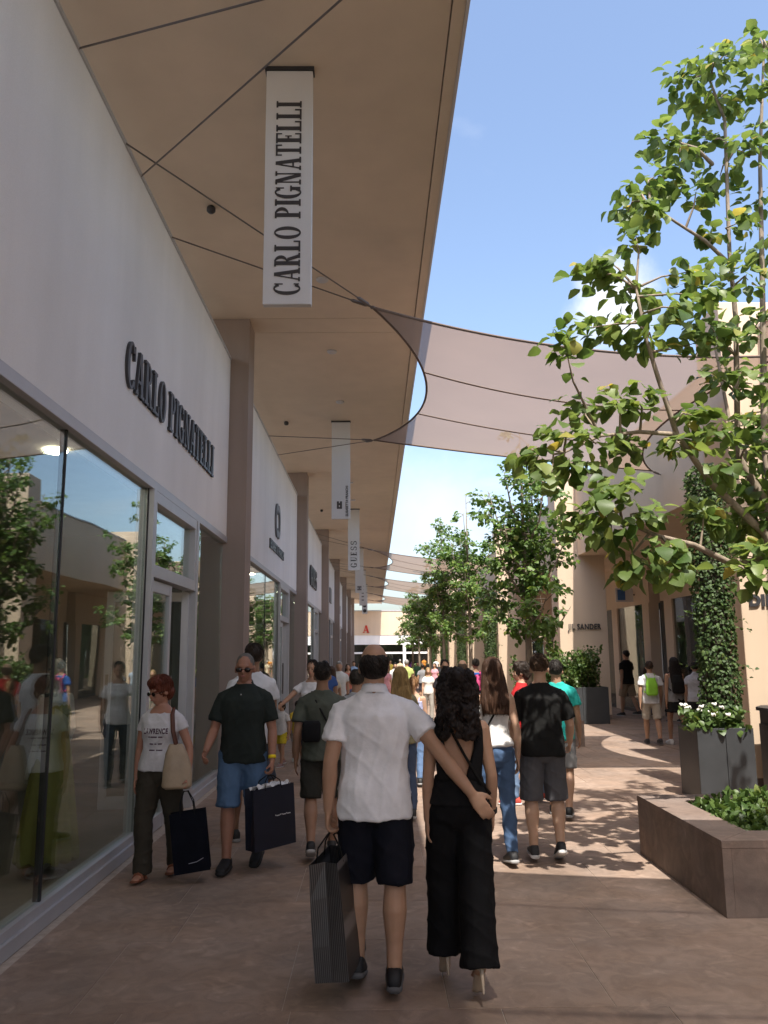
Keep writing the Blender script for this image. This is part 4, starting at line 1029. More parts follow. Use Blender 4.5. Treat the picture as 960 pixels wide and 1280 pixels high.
        if kind in ('tee', 'polo', 'crop'):
            for nm in 'LR':
                sh, el = J['sh' + nm], J['el' + nm]; s = -1 if nm == 'L' else 1; rr = .058 if fem else .070
                d = (el - sh).normalized(); C.limb([tor((s * .085, -.014, 1.418 if fem else 1.432)), sh + Vector((-s * .006, 0, -.012)), sh + d * .285 * sleeve * .6, sh + d * .285 * sleeve], [.044, rr * .84, rr * .97, rr * 1.03], 14, (1, 0))
        part(C, {'tee': 't_shirt', 'polo': 'polo_shirt', 'crop': 'top', 'strap': 'top', 'vback': 'bodice'}.get(kind, 'top'), cloth(tc), min(vx, .011) if lod < 2 else vx, 2, wr_(.009))
        if kind == 'strap':
            for s in (-1, 1): part(MB().limb([tor((s * .085, .085, 1.33)), tor((s * .095, .03, 1.435)), tor((s * .09, -.06, 1.41)), tor((s * .08, -.1, 1.33))], [(.012, .006)] * 4, 8), 'strap', cloth(tc), raw=True)
        if kind == 'vback':      # broad shoulder straps leaving a V of bare back
            for s in (-1, 1):
                part(MB().limb([tor((s * .05, .10, 1.28)), tor((s * .105, .055, 1.42)), tor((s * .118, -.02, 1.452)), tor((s * .122, -.076, 1.38)), tor((s * .118, -.086, 1.27)), tor((s * .085, -.085, 1.10))], [(.035, .016), (.03, .016), (.028, .016), (.030, .018), (.034, .022), (.055, .022)], 10), 'shoulder_strap', cloth(tc), .008, 1)
        if kind == 'polo':
            nb = .068
            ring = [[Vector((math.cos(a) * nb * rr, math.sin(a) * nb * .98 * rr - .014, z + .028 * -math.sin(a) * (1.35 if math.sin(a) > 0 else .5))) for a in [2 * math.pi * j / 20 for j in range(20)]] for z, rr in ((1.475, 1.22), (1.505, 1.06), (1.522, .96), (1.505, .90), (1.47, .9))]
            q = MB().loft([[tuple(tor(p)) for p in r] for r in ring], False); part(q, 'collar', cloth(tuple(c * .93 for c in tc)), raw=True)
            q = MB()
            for z in (1.36, 1.41): q.ell(tor((0, .125, z)), (.006, .004, .006), None, 8, 6)
            part(q, 'buttons', cloth((.4, .4, .4)), raw=True)
    kind, bc = bot[0], bot[1]; Lf = bot[2] if len(bot) > 2 else None
    C = MB(); hipw = (.176, .126) if fem else (.168, .12)
    if kind in ('shorts', 'cargo', 'trousers', 'jeans', 'wide'):
        q = secs([(.80, .10, .085, -.004), (.86, hipw[0] * .95, hipw[1] * .92, -.012), (.93, hipw[0], hipw[1], -.016), (1.0, hipw[0] * .94, hipw[1] * .92, -.004), (1.045, hipw[0] * (.82 if fem else .93), hipw[1] * .86, .0)]); C.add(q.v, q.f)
        for nm in 'LR':
            h, kn, an = J['hip' + nm], J['knee' + nm], J['ank' + nm]; fl = (0, .012, 0)
            if kind in ('shorts', 'cargo'):
                f = Lf or .92; r1, r2 = (.102, .098) if kind == 'shorts' else (.100, .104); e = h.lerp(kn, f) if f <= 1 else kn.lerp(an, f - 1)
                C.limb([h, h.lerp(kn, .5), e], [.104 * g, r1 * g, r2 * (.5 + g / 2) * (1 if f < .99 else .95)], 16, (1, 0))
            else:
                rr = {'trousers': (.104, .094, .078, .075, .08), 'jeans': (.100, .086, .064, .062, .05), 'wide': (.106, .108, .103, .103, .112)}[kind]
                e = an + J['shank' + nm] * (.0 if kind == 'jeans' else .03)
                C.limb([h, h.lerp(kn, .5), kn, kn.lerp(an, .5), e], [rr[0] * g, rr[1] * g, rr[2], rr[3], rr[4]], 16, (1, 0))
        part(C, {'shorts': 'shorts', 'cargo': 'cargo_shorts', 'trousers': 'trousers', 'jeans': 'jeans', 'wide': 'wide_trousers'}[kind], cloth(bc), min(vx, .011) if lod < 2 else vx, 2, wr_(.010, 8, 4))
    elif kind == 'skirt':
        z1 = J['kneeL'].z - dz; q = secs([(Lf or .55, .23, .2, 0), (.75, .2, .16, -.01), (.93, .178, .13, -.016), (1.05, .14, .105, 0)]); C.add(q.v, q.f); part(C, 'skirt', cloth(bc), min(vx, .012), 2, wr_(.012, 9, 2))
    # shoes
    for nm in 'LR':
        M = J['foot' + nm]; an = J['ank' + nm]; c0, c1 = shoes[0], shoes[1]; tf = lambda mb: MB().add([tuple(an + M @ (Vector(p) + Vector((0, 0, -.085)))) for p in mb.v], mb.f)
        def foot(secs_, n=14, z0=.0, e=2.6):
            rings = []
            for yy, w, h in secs_:
                rings.append([(w * math.copysign(abs(math.cos(2 * math.pi * j / n)) ** (2 / e), math.cos(2 * math.pi * j / n)), yy, z0 + h / 2 + h / 2 * math.copysign(abs(math.sin(2 * math.pi * j / n)) ** (2 / e), math.sin(2 * math.pi * j / n))) for j in range(n)])
            return MB().loft(rings)
        if c0 == 'heels':
            m = MB().limb([(0, -.045, .06), (0, .03, .045), (0, .09, -.035), (0, .16, -.062)], [(.026, .03), (.03, .024), (.036, .020), (.03, .012)], 10); m.limb([(0, -.055, .04), (0, -.06, -.074)], [.014, .006], 8)
            part(tf(m), 'high_heel', mat('heel_leather', c1, .35, .1), raw=True); continue
        if c0 == 'sandal':
            o = part(tf(foot([(-.07, .03, .022), (-.04, .037, .024), (.05, .04, .022), (.13, .046, .02), (.19, .03, .016)])), 'sandal', mat('sandal_leather', c1, .5, .1), raw=True)
            m = MB()
            for yy, zz in ((.09, .062), (.02, .085)): m.limb([(-.044, yy, .02), (-.03, yy, zz - .01), (0, yy, zz), (.03, yy, zz - .01), (.044, yy, .02)], [(.012, .006)] * 5, 8)
            part(tf(m), 'sandal_strap', mat('sandal_leather', c1, .5, .1), raw=True); continue
        o = part(tf(foot([(-.078, .026, .05), (-.06, .037, .085), (-.02, .041, .10), (.03, .043, .092), (.08, .046, .068), (.13, .048, .054), (.175, .043, .044), (.2, .026, .032)], z0=.012)), 'shoe', mat('shoe_%02x%02x%02x' % tuple(int(c * 255) for c in c0), c0, .6, .15, 20, .1), raw=True)
        part(tf(foot([(-.085, .03, .03), (-.065, .041, .032), (0, .042, .028), (.08, .049, .028), (.14, .051, .028), (.19, .042, .03), (.208, .024, .026)], e=3)), 'sole', mat('sole_%02x%02x%02x' % tuple(int(c * 255) for c in c1), c1, .7, .1), par=o, raw=True)
    # hair
    st, hc = hair; Hh = MB(); e = lambda c, r: Hh.ell(hd(c), r, HM, 18, 12); dsp = None
    fine = lambda amp: (lambda c: amp * noise.noise(Vector((c[0] * 70 + sd_, c[1] * 70, c[2] * 16))) + amp * .8 * noise.noise(Vector((c[0] * 22, c[1] * 22 + sd_, c[2] * 14))))
    if st == 'short': e((0, -.019, .140), (.083, .097, .099)); e((0, .02, .185), (.062, .07, .05)); dsp = fine(.004)
    elif st == 'crop': e((0, -.0155, .138), (.0792, .0948, .0985)); dsp = fine(.002)
    elif st == 'bald': e((0, -.020, .113), (.0785, .0885, .094)); dsp = fine(.0012)
    elif st == 'full': e((0, -.014, .14), (.096, .110, .108)); e((0, .035, .19), (.075, .07, .055)); e((0, -.06, .08), (.085, .06, .075)); dsp = fine(.014)
    elif st in ('long', 'blond'):
        e((0, -.018, .140), (.087, .101, .1)); q = MB().sec([(.20, .06, .06, -.03), (.14, .09, .075, -.035), (.05, .103, .066, -.052), (-.06, .115, .05, -.078), (-.15, .12, .042, -.098), (-.22, .115, .034, -.11), (-.26, .10, .022, -.115)], 26, 2.4); Hh.add([tuple(hd(p)) for p in q.v], q.f); dsp = fine(.006)
    elif st == 'curly':
        rs = random.Random(5); e((0, -.02, .14), (.094, .108, .102))
        for i in range(170):
            a = rs.uniform(0, 6.28); zz = rs.uniform(-.17, .2); wv = .105 if zz < .1 else .105 * math.sqrt(max(.05, 1 - ((zz - .1) / .14) ** 2)); yy = math.sin(a) * .085 - .045 - (0 if zz > 0 else .025)
            if yy > .015 and zz < .16: yy = -abs(yy)
            r_ = rs.uniform(.02, .034); e((math.cos(a) * wv, yy, zz), (r_, r_, r_ * 1.25))
        dsp = lambda c: .010 * noise.noise(Vector((c[0] * 38, c[1] * 38, c[2] * 38))) + .008 * noise.noise(Vector((c[0] * 85, c[1] * 85, c[2] * 60)))
    elif st == 'tail': e((0, -.019, .140), (.083, .097, .099)); Hh.limb([hd((0, -.1, .16)), hd((0, -.15, .1)), hd((0, -.14, -.08))], [.025, .035, .015], 10); dsp = fine(.004)
    elif st == 'cap': e((0, -.01, .160), (.086, .102, .085)); Hh.limb([hd((0, .06, .165)), hd((0, .15, .15))], [(.07, .012), (.05, .006)], 10)
    if st != 'none': part(Hh, 'cap' if st == 'cap' else 'hair', cloth(hc) if st == 'cap' else hairmat(hc), max(.007, vx * .75) if lod < 2 else .018, 1 if st == 'curly' else 2, dsp if lod < 2 else None)
    # single strands break up the outline of the hair
    if st not in ('none', 'cap') and lod < 2:
        rs = random.Random(int(sd_ * 100)); S = MB(); nst = 420 if lod == 0 else 170
        for i in range(nst):
            a = rs.uniform(0, 6.283)
            if st in ('long', 'blond'):
                if math.sin(a) > .25: a = rs.choice((rs.uniform(-.5, .25), rs.uniform(2.9, 3.65)))
                j_ = rs.uniform(.97, 1.05); tip = rs.uniform(-.28, -.21); pts = []
                for th in (15, 45, 75, 95): pts.append((.088 * j_ * math.sin(R(th)) * math.cos(a), .102 * j_ * math.sin(R(th)) * math.sin(a) - .018, .14 + .101 * j_ * math.cos(R(th))))
                for u, hw, hd_, yc in ((.05, .104, .067, -.052), (-.06, .117, .051, -.078), (-.15, .122, .043, -.098), (tip, .114, .03, -.112)):
                    pts.append((hw * j_ * math.cos(a), hd_ * j_ * math.sin(a) + yc, u))
                r_ = .0028
            elif st == 'curly':
                zz = rs.uniform(-.12, .21); wv = .112 if zz < .1 else .112 * math.sqrt(max(.05, 1 - ((zz - .1) / .145) ** 2)); yy = math.sin(a) * .095 - .045 - (0 if zz > 0 else .025)
                if yy > .02 and zz < .17: yy = -abs(yy)
                ln = rs.uniform(.06, .12); ph = rs.uniform(0, 6); hr = rs.uniform(.006, .012); x0 = math.cos(a) * wv
                pts = [(x0 * (1 + .15 * t) + hr * math.cos(ph + t * 13), yy * (1 + .05 * t) + hr * math.sin(ph + t * 13), zz - ln * t + .02) for t in [q / 9 for q in range(10)]]; r_ = .0028
            else:
                big = {'full': (.097, .111, .109, .14, -.014), 'bald': (.078, .088, .093, .113, -.020)}.get(st, (.0835, .098, .1, .14, -.019))
                if st == 'crop': break
                th = rs.uniform(8, 100) if st != 'bald' else rs.uniform(60, 115)
                if math.sin(a) > .2 and th > 62: continue
                d_ = rs.uniform(14, 26); pts = [(big[0] * q * math.sin(R(t)) * math.cos(a + e_), big[1] * q * math.sin(R(t)) * math.sin(a + e_) + big[4], big[3] + big[2] * q * math.cos(R(t))) for t, q, e_ in ((th, .99, 0), (th + d_ * .5, 1.035, .12), (th + d_, 1.03 + rs.uniform(0, .06), rs.uniform(.1, .35)))]; r_ = .0026
            S.limb([hd(p) for p in pts], [r_] * (len(pts) - 1) + [r_ * .4], 4, (0, 0))
        if S.v: tag(part(S, 'hair_strands', hairmat(hc), raw=True), kind='stuff')
    # accessories
    for ex in extra:
        if ex[0] == 'crossbag':        # strap over one shoulder and a small bag on the other side
            s = ex[2]; fd = .84 if fem else 1.0; m = MB().limb([tor((s * .10, .02, 1.478)), tor((s * .06, -.11, 1.40)), tor((-s * .02, -.142 * g * fd, 1.25)), tor((-s * .12, -.125 * g * fd, 1.08)), tor((-s * .19 * g, -.04, 1.0)), tor((-s * .16 * g, .09, 1.06)), tor((-s * .02, .142 * g, 1.25)), tor((s * .08, .10, 1.40)), tor((s * .10, .02, 1.478))], [(.009, .005)] * 9, 8)
            part(m, 'bag_strap', cloth(ex[1]), raw=True)
            if len(ex) > 3:
                c = tor(ex[3]); part(MB().sec([(-.10, .07, .03, 0), (-.08, .085, .042, 0), (.06, .085, .042, 0), (.09, .07, .03, 0)], 16, 4).xf(Matrix.Translation(c)), 'small_bag', cloth(ex[1]), raw=True)
        elif ex[0] == 'backpack':
            part(MB().sec([(1.02, .09, .05, -.17), (1.05, .125, .075, -.18), (1.25, .125, .07, -.18), (1.37, .09, .05, -.16), (1.39, .05, .03, -.15)], 18, 3), 'backpack', cloth(ex[1]), .012, 3)
            for s in (-1, 1): part(MB().limb([(s * .08, -.13, 1.37), (s * .09, -.03, 1.47), (s * .09, .09, 1.40), (s * .12, .10, 1.2), (s * .13, -.1, 1.08)], [(.018, .007)] * 5, 8), 'backpack_strap', cloth(ex[1]), raw=True)
        elif ex[0] == 'band':
            nm = ex[2]; p, q = J['wr' + nm], J['el' + nm]; d = (q - p).normalized(); part(MB().limb([p + d * .012, p + d * .038], [.0325, .0335], 16, (0, 0)), 'wrist_band', cloth(ex[1]), raw=True)
    M = Matrix.Translation((x, y, 0)) @ Matrix.Rotation(R(yaw), 4, 'Z') @ Matrix.Scale(k, 4)
    return {'root': root, 'k': k, 'M': M, **{q: M @ v for q, v in J.items() if isinstance(v, Vector)}, 'tor': lambda p: M @ tor(p)}

random.seed(21)
def foot_at(px, py): p = gnd(px, py); return p.x, p.y
# --- the couple
x, yv = foot_at(470, 1236)
MAN = person('person seen from behind in white polo and navy shorts, one arm round a companion', x, yv, -2, 1.735, 'm', 1.06, L=(9, 12, -14), Rr=(-6, 2, 0), aL=(-12, 11, 16), lod=0,
             aR=dict(el=(.375, -.13, 1.165), wr=(.505, -.165, 1.0), n=(.05, 1, -.1), s=(-.5, .2, .8)), curl=(70, 22), top=('polo', (.78, .79, .83)), bot=('shorts', (.008, .009, .016), 1.0), shoes=((.012, .012, .014), (.09, .09, .095)), hair=('bald', (.018, .014, .012)), sk=SK_T, hem=.83, sleeve=.62)
x2, yv2 = foot_at(578, 1238)
WOM = person('person seen from behind in black open-back wide-leg jumpsuit and high heels', x2, yv2, 3, 1.535, 'f', 1.0, L=(15, 12, -16), Rr=(-10, 4, -20), aL=(-4, 6, 8), aR=(-4, 10, 22), lod=0, curl=(25, 30),
             top=('vback', (.006, .006, .007)), bot=('wide', (.006, .006, .007)), shoes=('heels', (.45, .36, .27)), hair=('curly', (.012, .007, .006)), sk=(.40, .235, .155), hem=.95, extra=(('crossbag', (.008, .008, .008), -1), ('band', (.02, .02, .02), 'R')))
# --- facing the camera
x, yv = foot_at(196, 1098)
RED = person('person in printed white t-shirt, dark trousers and sandals walking beside the glass', x, yv, 172, 1.55, 'f', 1.10, L=(-10, 8, 0), Rr=(12, 12, 6), aL=(2, 24, 14), aR=(-4, 10, 10), lod=0, curl=(75, 20), head=(-34, -14), lean=3,
             top=('tee', (.60, .58, .60)), bot=('trousers', (.045, .038, .028)), shoes=('sandal', (.20, .07, .035)), hair=('full', (.115, .027, .013)), sk=(.40, .20, .135), sun=1, hem=.93, sleeve=.42)
x, yv = foot_at(301, 1086)
POLO = person('person with sunglasses in dark polo shirt, denim shorts and yellow wristband', x, yv, 176, 1.72, 'm', 1.05, L=(-8, 14, -12), Rr=(9, 4, 2), aL=(2, 13, 14), aR=(12, 11, 42), lod=0, curl=(75, 45), head=(4, -3),
              top=('polo', (.020, .026, .024)), bot=('shorts', (.085, .15, .26), 1.0), shoes=((.012, .012, .013), (.02, .02, .02)), hair=('crop', (.115, .108, .10)), sk=(.34, .17, .115), sun=1, hem=.85, sleeve=.75, extra=(('band', (.75, .55, .02), 'L'),))
# --- walking away
x, yv = foot_at(402, 1068)
person('person seen from behind in olive grey t-shirt with black shoulder bag and dark shorts', x, yv, 4, 1.64, 'm', 1.02, L=(-10, 24, -20), Rr=(10, 6, 4), aL=(-10, 10, 14), aR=(8, 8, 14), lod=1, top=('tee', (.075, .085, .07)), bot=('shorts', (.03, .03, .026), .96), shoes=((.015, .015, .016), (.4, .4, .4)), hair=('short', (.02, .015, .012)), sk=SK_D, sleeve=.7, extra=(('crossbag', (.01, .01, .012), -1, (-.10, -.17, 1.13)),))
x, yv = foot_at(621, 1078)
person('person in white strap top and blue jeans with thin dark bag strap, seen from behind', x, yv, 6, 1.66, 'f', .96, L=(6, 8, 0), Rr=(-6, 12, -10), aL=(4, 6, 10), aR=(-4, 12, 16), lod=0, top=('strap', (.70, .69, .68)), bot=('jeans', (.07, .12, .22)), shoes=((.012, .012, .012), (.35, .35, .35)), hair=('long', (.055, .027, .016)), sk=SK_L, hem=1.0, extra=(('crossbag', (.012, .012, .012), 1),))
x, yv = foot_at(683, 1074)
person('person seen from behind in black t-shirt and baggy grey cargo shorts', x, yv, -4, 1.665, 'm', 1.04, L=(-4, 4, 0), Rr=(4, 26, -22), aL=(14, 10, 42), aR=(6, 16, 40), lod=0, curl=(30, 60), head=(-8, -8), top=('tee', (.012, .012, .013)), bot=('cargo', (.095, .095, .105), 1.06), shoes=((.03, .03, .032), (.62, .61, .60)), hair=('short', (.07, .042, .026)), sk=SK_L, sleeve=.8)
# --- others in the street
def P(label, px, yv, htop, yaw, **kw):
    """stand a person where a head top at image height htop and distance yv puts them"""
    p = at(px, htop, y=yv); return person(label, p.x, yv, yaw, max(.8, p.z), **kw)
P('person in plain white t-shirt standing behind the dark polo shirt', 316, 8.1, 803, 30, lod=1, aL=(-5, 10, 10), top=('tee', (.66, .66, .68)), bot=('shorts', (.06, .07, .09)), sk=SK_D)
P('person in white t-shirt and dark jeans with one arm stretched towards a shop', 390, 11.6, 824, 165, lod=1, sex='f', aR=(50, 25, 20), top=('tee', (.68, .68, .69)), bot=('jeans', (.03, .04, .07)), hair=('tail', (.02, .015, .012)), sk=SK_T)
P('small figure in white top and yellow shorts near the brown column', 352, 13.3, 877, 150, lod=1, top=('tee', (.62, .62, .6)), bot=('shorts', (.62, .50, .04), .7), shoes=((.3, .2, .2), (.5, .5, .5)), sk=SK_T, hair=('full', (.03, .02, .015)))
P('small figure in yellow top beside the one in white', 373, 13.6, 876, 190, lod=1, top=('tee', (.55, .40, .05)), bot=('shorts', (.3, .3, .3), .7), shoes=((.4, .4, .4), (.5, .5, .5)), sk=SK_D, hair=('full', (.03, .02, .015)))
P('person in pale grey t-shirt with dark strap, partly hidden by the white polo', 446, 8.6, 836, 0, lod=1, top=('tee', (.36, .38, .42)), bot=('shorts', (.04, .04, .05)), hair=('short', (.03, .025, .02)), extra=(('crossbag', (.02, .02, .02), -1),))
P('person in olive top and jeans walking just past the white polo', 500, 9.2, 833, 5, lod=1, sex='f', top=('tee', (.22, .2, .12)), bot=('jeans', (.05, .07, .12)), hair=('blond', (.27, .18, .075)), sk=SK_L)
P('bare-shouldered person in lilac strap top and jeans', 517, 11.4, 845, -5, lod=1, sex='f', top=('strap', (.40, .42, .60)), bot=('jeans', (.10, .16, .28)), hair=('tail', (.24, .13, .06)), sk=SK_L)
P('person in red t-shirt turned sideways', 650, 9.9, 827, 78, lod=1, top=('tee', (.42, .022, .025)), bot=('jeans', (.16, .24, .38)), shoes=((.5, .08, .06), (.6, .6, .6)), hair=('full', (.025, .016, .012)), sk=SK_L)
P('person in turquoise shirt behind the black t-shirt', 694, 9.2, 824, -15, lod=1, top=('tee', (.03, .40, .36)), bot=('shorts', (.2, .2, .2)), hair=('short', (.02, .016, .014)), sk=SK_T)
P('person in red t-shirt and dark shorts seen from behind', 578, 13.2, 824, -12, lod=1, g=1.08, top=('tee', (.40, .025, .025)), bot=('shorts', (.06, .06, .07)), hair=('bald', (.10, .07, .05)), sk=SK_L)
P('person with sunglasses and dark top facing this way beside a red t-shirt', 556, 14.5, 824, 184, lod=1, sex='f', sun=1, top=('tee', (.10, .09, .10)), bot=('jeans', (.03, .03, .04)), hair=('tail', (.018, .013, .012)), sk=SK_T)
P('person in blue t-shirt carrying a pink bag', 594, 17.5, 823, 10, lod=1, sex='f', top=('tee', (.03, .09, .32)), bot=('jeans', (.03, .04, .08)), hair=('short', (.02, .014, .012)), extra=(('backpack', (.60, .08, .22)),))
# --- by the arcade
x, yv = foot_at(817, 930)
person('person in white t-shirt and light shorts with lime green backpack', x, yv, -8, 1.53, 'm', .9, lod=1, top=('tee', (.66, .66, .68)), bot=('shorts', (.42, .38, .32)), shoes=((.02, .02, .025), (.05, .05, .05)), hair=('short', (.05, .03, .02)), extra=(('backpack', (.28, .62, .06)),), sk=SK_T)
x, yv = foot_at(848, 931)
person('person in black skirt with black backpack', x, yv, 4, 1.60, 'f', .95, lod=1, top=('strap', (.25, .25, .25)), bot=('skirt', (.012, .012, .014), .66), shoes=((.66, .66, .66), (.6, .6, .6)), hair=('long', (.015, .011, .01)), extra=(('backpack', (.012, .012, .014)),), sk=SK_T)
x, yv = foot_at(786, 895)
person('person in black t-shirt and tan shorts standing by the arcade window', x, yv, 30, 1.74, 'm', 1.05, lod=1, top=('tee', (.012, .012, .014)), bot=('shorts', (.30, .23, .16)), hair=('short', (.02, .015, .012)), sk=SK_T)
P('person in light grey polo next to the ivy column', 868, 16.6, 827, -25, lod=1, g=1.1, top=('polo', (.55, .55, .57)), bot=('trousers', (.06, .06, .07)), hair=('short', (.02, .016, .014)), sk=SK_T)
P('person in dark shirt ahead of the black backpack', 838, 20.5, 832, 0, lod=2, top=('tee', (.03, .03, .04)), bot=('shorts', (.1, .1, .1)), sk=SK_D)
P('person in teal shirt ahead of the lime green backpack', 806, 22.5, 834, 0, lod=2, sex='f', top=('tee', (.04, .2, .2)), bot=('jeans', (.05, .08, .12)), hair=('long', (.05, .03, .02)), sk=SK_T)

# --- far crowd: bodies shared between people, clothes coloured per person
far_tpl = {}
def far_person(label, px, yv, htop, yaw, tc, bc, hc, sx, long=False):
    key = (sx, long, int(yaw) % 2)
    if key not in far_tpl:
        far_tpl[key] = [(c.name.split('.')[0], c.data) for c in person(label, 0, 0, 0, 1.75, sx, 1.0, L=(10, 8, 0), Rr=(-10, 12, -6), lod=2, top=('tee', (.5, .5, .5)), bot=('trousers' if long else 'shorts', (.1, .1, .1)), hair=('long' if sx == 'f' else 'short', (.03, .02, .015)), sk=SK_T)['root'].children]
        for o in [o for o in COL.objects if o.parent and o.parent.get('label') == label] + [o for o in COL.objects if o.get('label') == label]:
            for ch in list(o.children): bpy.data.objects.remove(ch)
            bpy.data.objects.remove(o)
    p = at(px, htop, y=yv); k = max(.75, min(1.06, p.z / 1.75))
    t = thing('person', label, 'person', (p.x, yv, 0), R(yaw), 'far crowd in the street')
    for nme, me in far_tpl[key]:
        o = link(nme, me, t); o.scale = (k, k, k)
        c = cloth(tc) if nme == 't_shirt' else cloth(bc) if nme in ('shorts', 'trousers') else hairmat(hc) if nme == 'hair' else None
        if c: o.material_slots[0].link = 'OBJECT'; o.material_slots[0].material = c
BLK, BRN, GRY, BLD = (.02, .015, .012), (.07, .04, .025), (.3, .29, .28), (.28, .18, .08)
far_list = [
 ('person in blue shirt behind the stretched arm', 406, 15.5, 825, 0, (.06, .13, .38), (.05, .05, .06), BLK, 'm', 0),
 ('person in pale shirt beside a brown column', 424, 19, 826, 180, (.6, .6, .58), (.08, .08, .1), GRY, 'm', 1),
 ('person in cream blouse next to the brown columns', 415, 17, 832, 0, (.62, .55, .42), (.1, .1, .12), BRN, 'f', 1),
 ('person in black shirt close to the third brown column', 400, 22, 828, 0, (.02, .02, .02), (.06, .06, .06), BLK, 'm', 0),
 ('person in coral top in the far crowd', 435, 24, 829, 180, (.55, .18, .12), (.1, .12, .2), BRN, 'f', 1),
 ('person in lime shirt in the far crowd', 508, 26, 824, 0, (.42, .50, .16), (.2, .18, .14), GRY, 'm', 0),
 ('person in white shirt in the far crowd', 494, 28, 828, 180, (.66, .66, .66), (.05, .06, .1), BLK, 'm', 1),
 ('person in rose dress top in the far crowd', 482, 24, 830, 180, (.5, .25, .28), (.4, .2, .2), BLD, 'f', 1),
 ('person in navy shirt in the far crowd', 470, 30, 827, 0, (.03, .04, .12), (.2, .2, .18), BRN, 'm', 0),
 ('person in black blouse in the far crowd', 452, 27, 829, 0, (.02, .02, .022), (.04, .04, .05), BLK, 'f', 1),
 ('person in sky blue shirt in the far crowd', 442, 33, 826, 180, (.3, .42, .6), (.1, .1, .1), BRN, 'm', 1),
 ('person in white blouse by the trees', 535, 22, 834, 180, (.68, .66, .62), (.3, .28, .25), BLD, 'f', 1),
 ('person in grey shirt by the trees', 528, 30, 830, 0, (.25, .25, .26), (.06, .06, .08), BLK, 'm', 0),
 ('person in pink blouse by the trees', 543, 33, 829, 150, (.6, .3, .35), (.6, .58, .52), BRN, 'f', 1),
 ('person in dark green shirt by the trees', 522, 38, 827, 180, (.04, .1, .06), (.15, .13, .1), BLK, 'm', 1),
 ('person in beige shirt near the end building', 500, 45, 824, 0, (.5, .42, .3), (.1, .1, .1), GRY, 'm', 1),
 ('person in yellow blouse near the end building', 488, 48, 825, 180, (.6, .5, .1), (.1, .1, .14), BRN, 'f', 1),
 ('person in brick red shirt near the end building', 476, 52, 823, 0, (.4, .1, .06), (.05, .05, .05), BLK, 'm', 0),
 ('person in snow white shirt near the end building', 545, 56, 823, 180, (.7, .7, .7), (.03, .03, .04), BLK, 'm', 1),
 ('person in purple blouse near the end building', 512, 60, 824, 0, (.2, .08, .3), (.05, .05, .08), BLK, 'f', 1),
 ('person in charcoal shirt near the end building', 462, 58, 823, 180, (.06, .06, .065), (.2, .2, .2), BRN, 'm', 0),
 ('person in orange shirt near the end building', 530, 66, 822, 0, (.6, .25, .05), (.05, .05, .05), BLK, 'm', 0),
 ('person in mint blouse near the end building', 452, 64, 823, 180, (.35, .55, .45), (.5, .5, .5), BLD, 'f', 1),
 ('person in dark blouse along the arcade piers', 606, 26, 832, 0, (.05, .05, .06), (.05, .05, .06), BRN, 'f', 1),
 ('person in pale blue shirt along the arcade piers', 612, 30, 828, 180, (.4, .5, .62), (.1, .1, .15), BLK, 'm', 1),
]
for a in far_list: far_person(*a)

# ------------------------------------------------------------------ things carried
def paper_bag(label, grip, w, d, h, yaw, m, tilt=0, drop=.14, stripe=False, tissue=False, sway=0):
    t = thing('shopping_bag', label, 'bag', grip, yaw, 'shopping bags'); t.rotation_euler = (sway, tilt, yaw)
    W, D = w / 2, d / 2; z1, z0 = -drop, -drop - h; th = .004
    # body with folded gussets: open top
    def ring(z, k, gus): return [(-W, -D * k, z), (W, -D * k, z), (W - gus, 0, z), (W, D * k, z), (-W, D * k, z), (-W + gus, 0, z)]
    mb = MB().loft([ring(z0, 1, .004), ring(z0 + h * .3, 1, .012), ring(z0 + h * .7, .94, .03), ring(z1, .86, .045)], False)
    n = len(mb.v); mb.f.append((5, 4, 3, 2, 1, 0))
    o = mb.build('bag_body', m, t); s = o.modifiers.new('thick', 'SOLIDIFY'); s.thickness = th; s.offset = -1
    for y_ in (-D * .84, D * .84):
        p = [Vector((-W * .4, y_, z1 - .02)), Vector((-W * .36, y_ * .8, z1 + drop * .45)), Vector((-W * .12, y_ * .25, -.01)), Vector((W * .12, y_ * .25, -.01)), Vector((W * .36, y_ * .8, z1 + drop * .45)), Vector((W * .4, y_, z1 - .02))]
        MB().limb(p, [.0045] * 6, 6).build('handle', cloth((.012, .012, .014)), t, True)
    if tissue:
        mb = MB(); random.seed(2); nx, ny = 14, 5
        mb.add([((i / nx - .5) * w * .9, (j / ny - .5) * d * .7, z1 - .02 + random.uniform(0, .045)) for j in range(ny + 1) for i in range(nx + 1)], [(j * (nx + 1) + i, j * (nx + 1) + i + 1, (j + 1) * (nx + 1) + i + 1, (j + 1) * (nx + 1) + i) for j in range(ny) for i in range(nx)])
        mb.build('tissue_paper', cloth((.6, .6, .62)), t)
    return t
def stripe_mat():
    m, nt, b = nodes_mat('pinstripe_paper'); N, L = nt.nodes, nt.links
    tc = N.new('ShaderNodeTexCoord'); wv = N.new('ShaderNodeTexWave'); wv.inputs['Scale'].default_value = 32; wv.bands_direction = 'Y'
    mp = N.new('ShaderNodeMapping'); mp.inputs['Scale'].default_value = (1, 1, 0); L.new(tc.outputs['Object'], mp.inputs[0]); L.new(mp.outputs[0], wv.inputs['Vector'])
    rp = N.new('ShaderNodeValToRGB'); rp.color_ramp.elements[0].position = .86; rp.color_ramp.elements[0].color = (.022, .021, .022, 1); rp.color_ramp.elements[1].position = .97; rp.color_ramp.elements[1].color = (.16, .15, .15, 1)
    L.new(wv.outputs[1], rp.inputs[0]); L.new(rp.outputs[0], b.inputs['Base Color']); b.inputs['Roughness'].default_value = .45; return m
M_NAVY = mat('navy_paper', (.010, .013, .026), .45, .15, 5, .05, 60)
M_NYLON = mat('black_nylon', (.006, .007, .012), .85, .3, 9, .3, 30, .1)
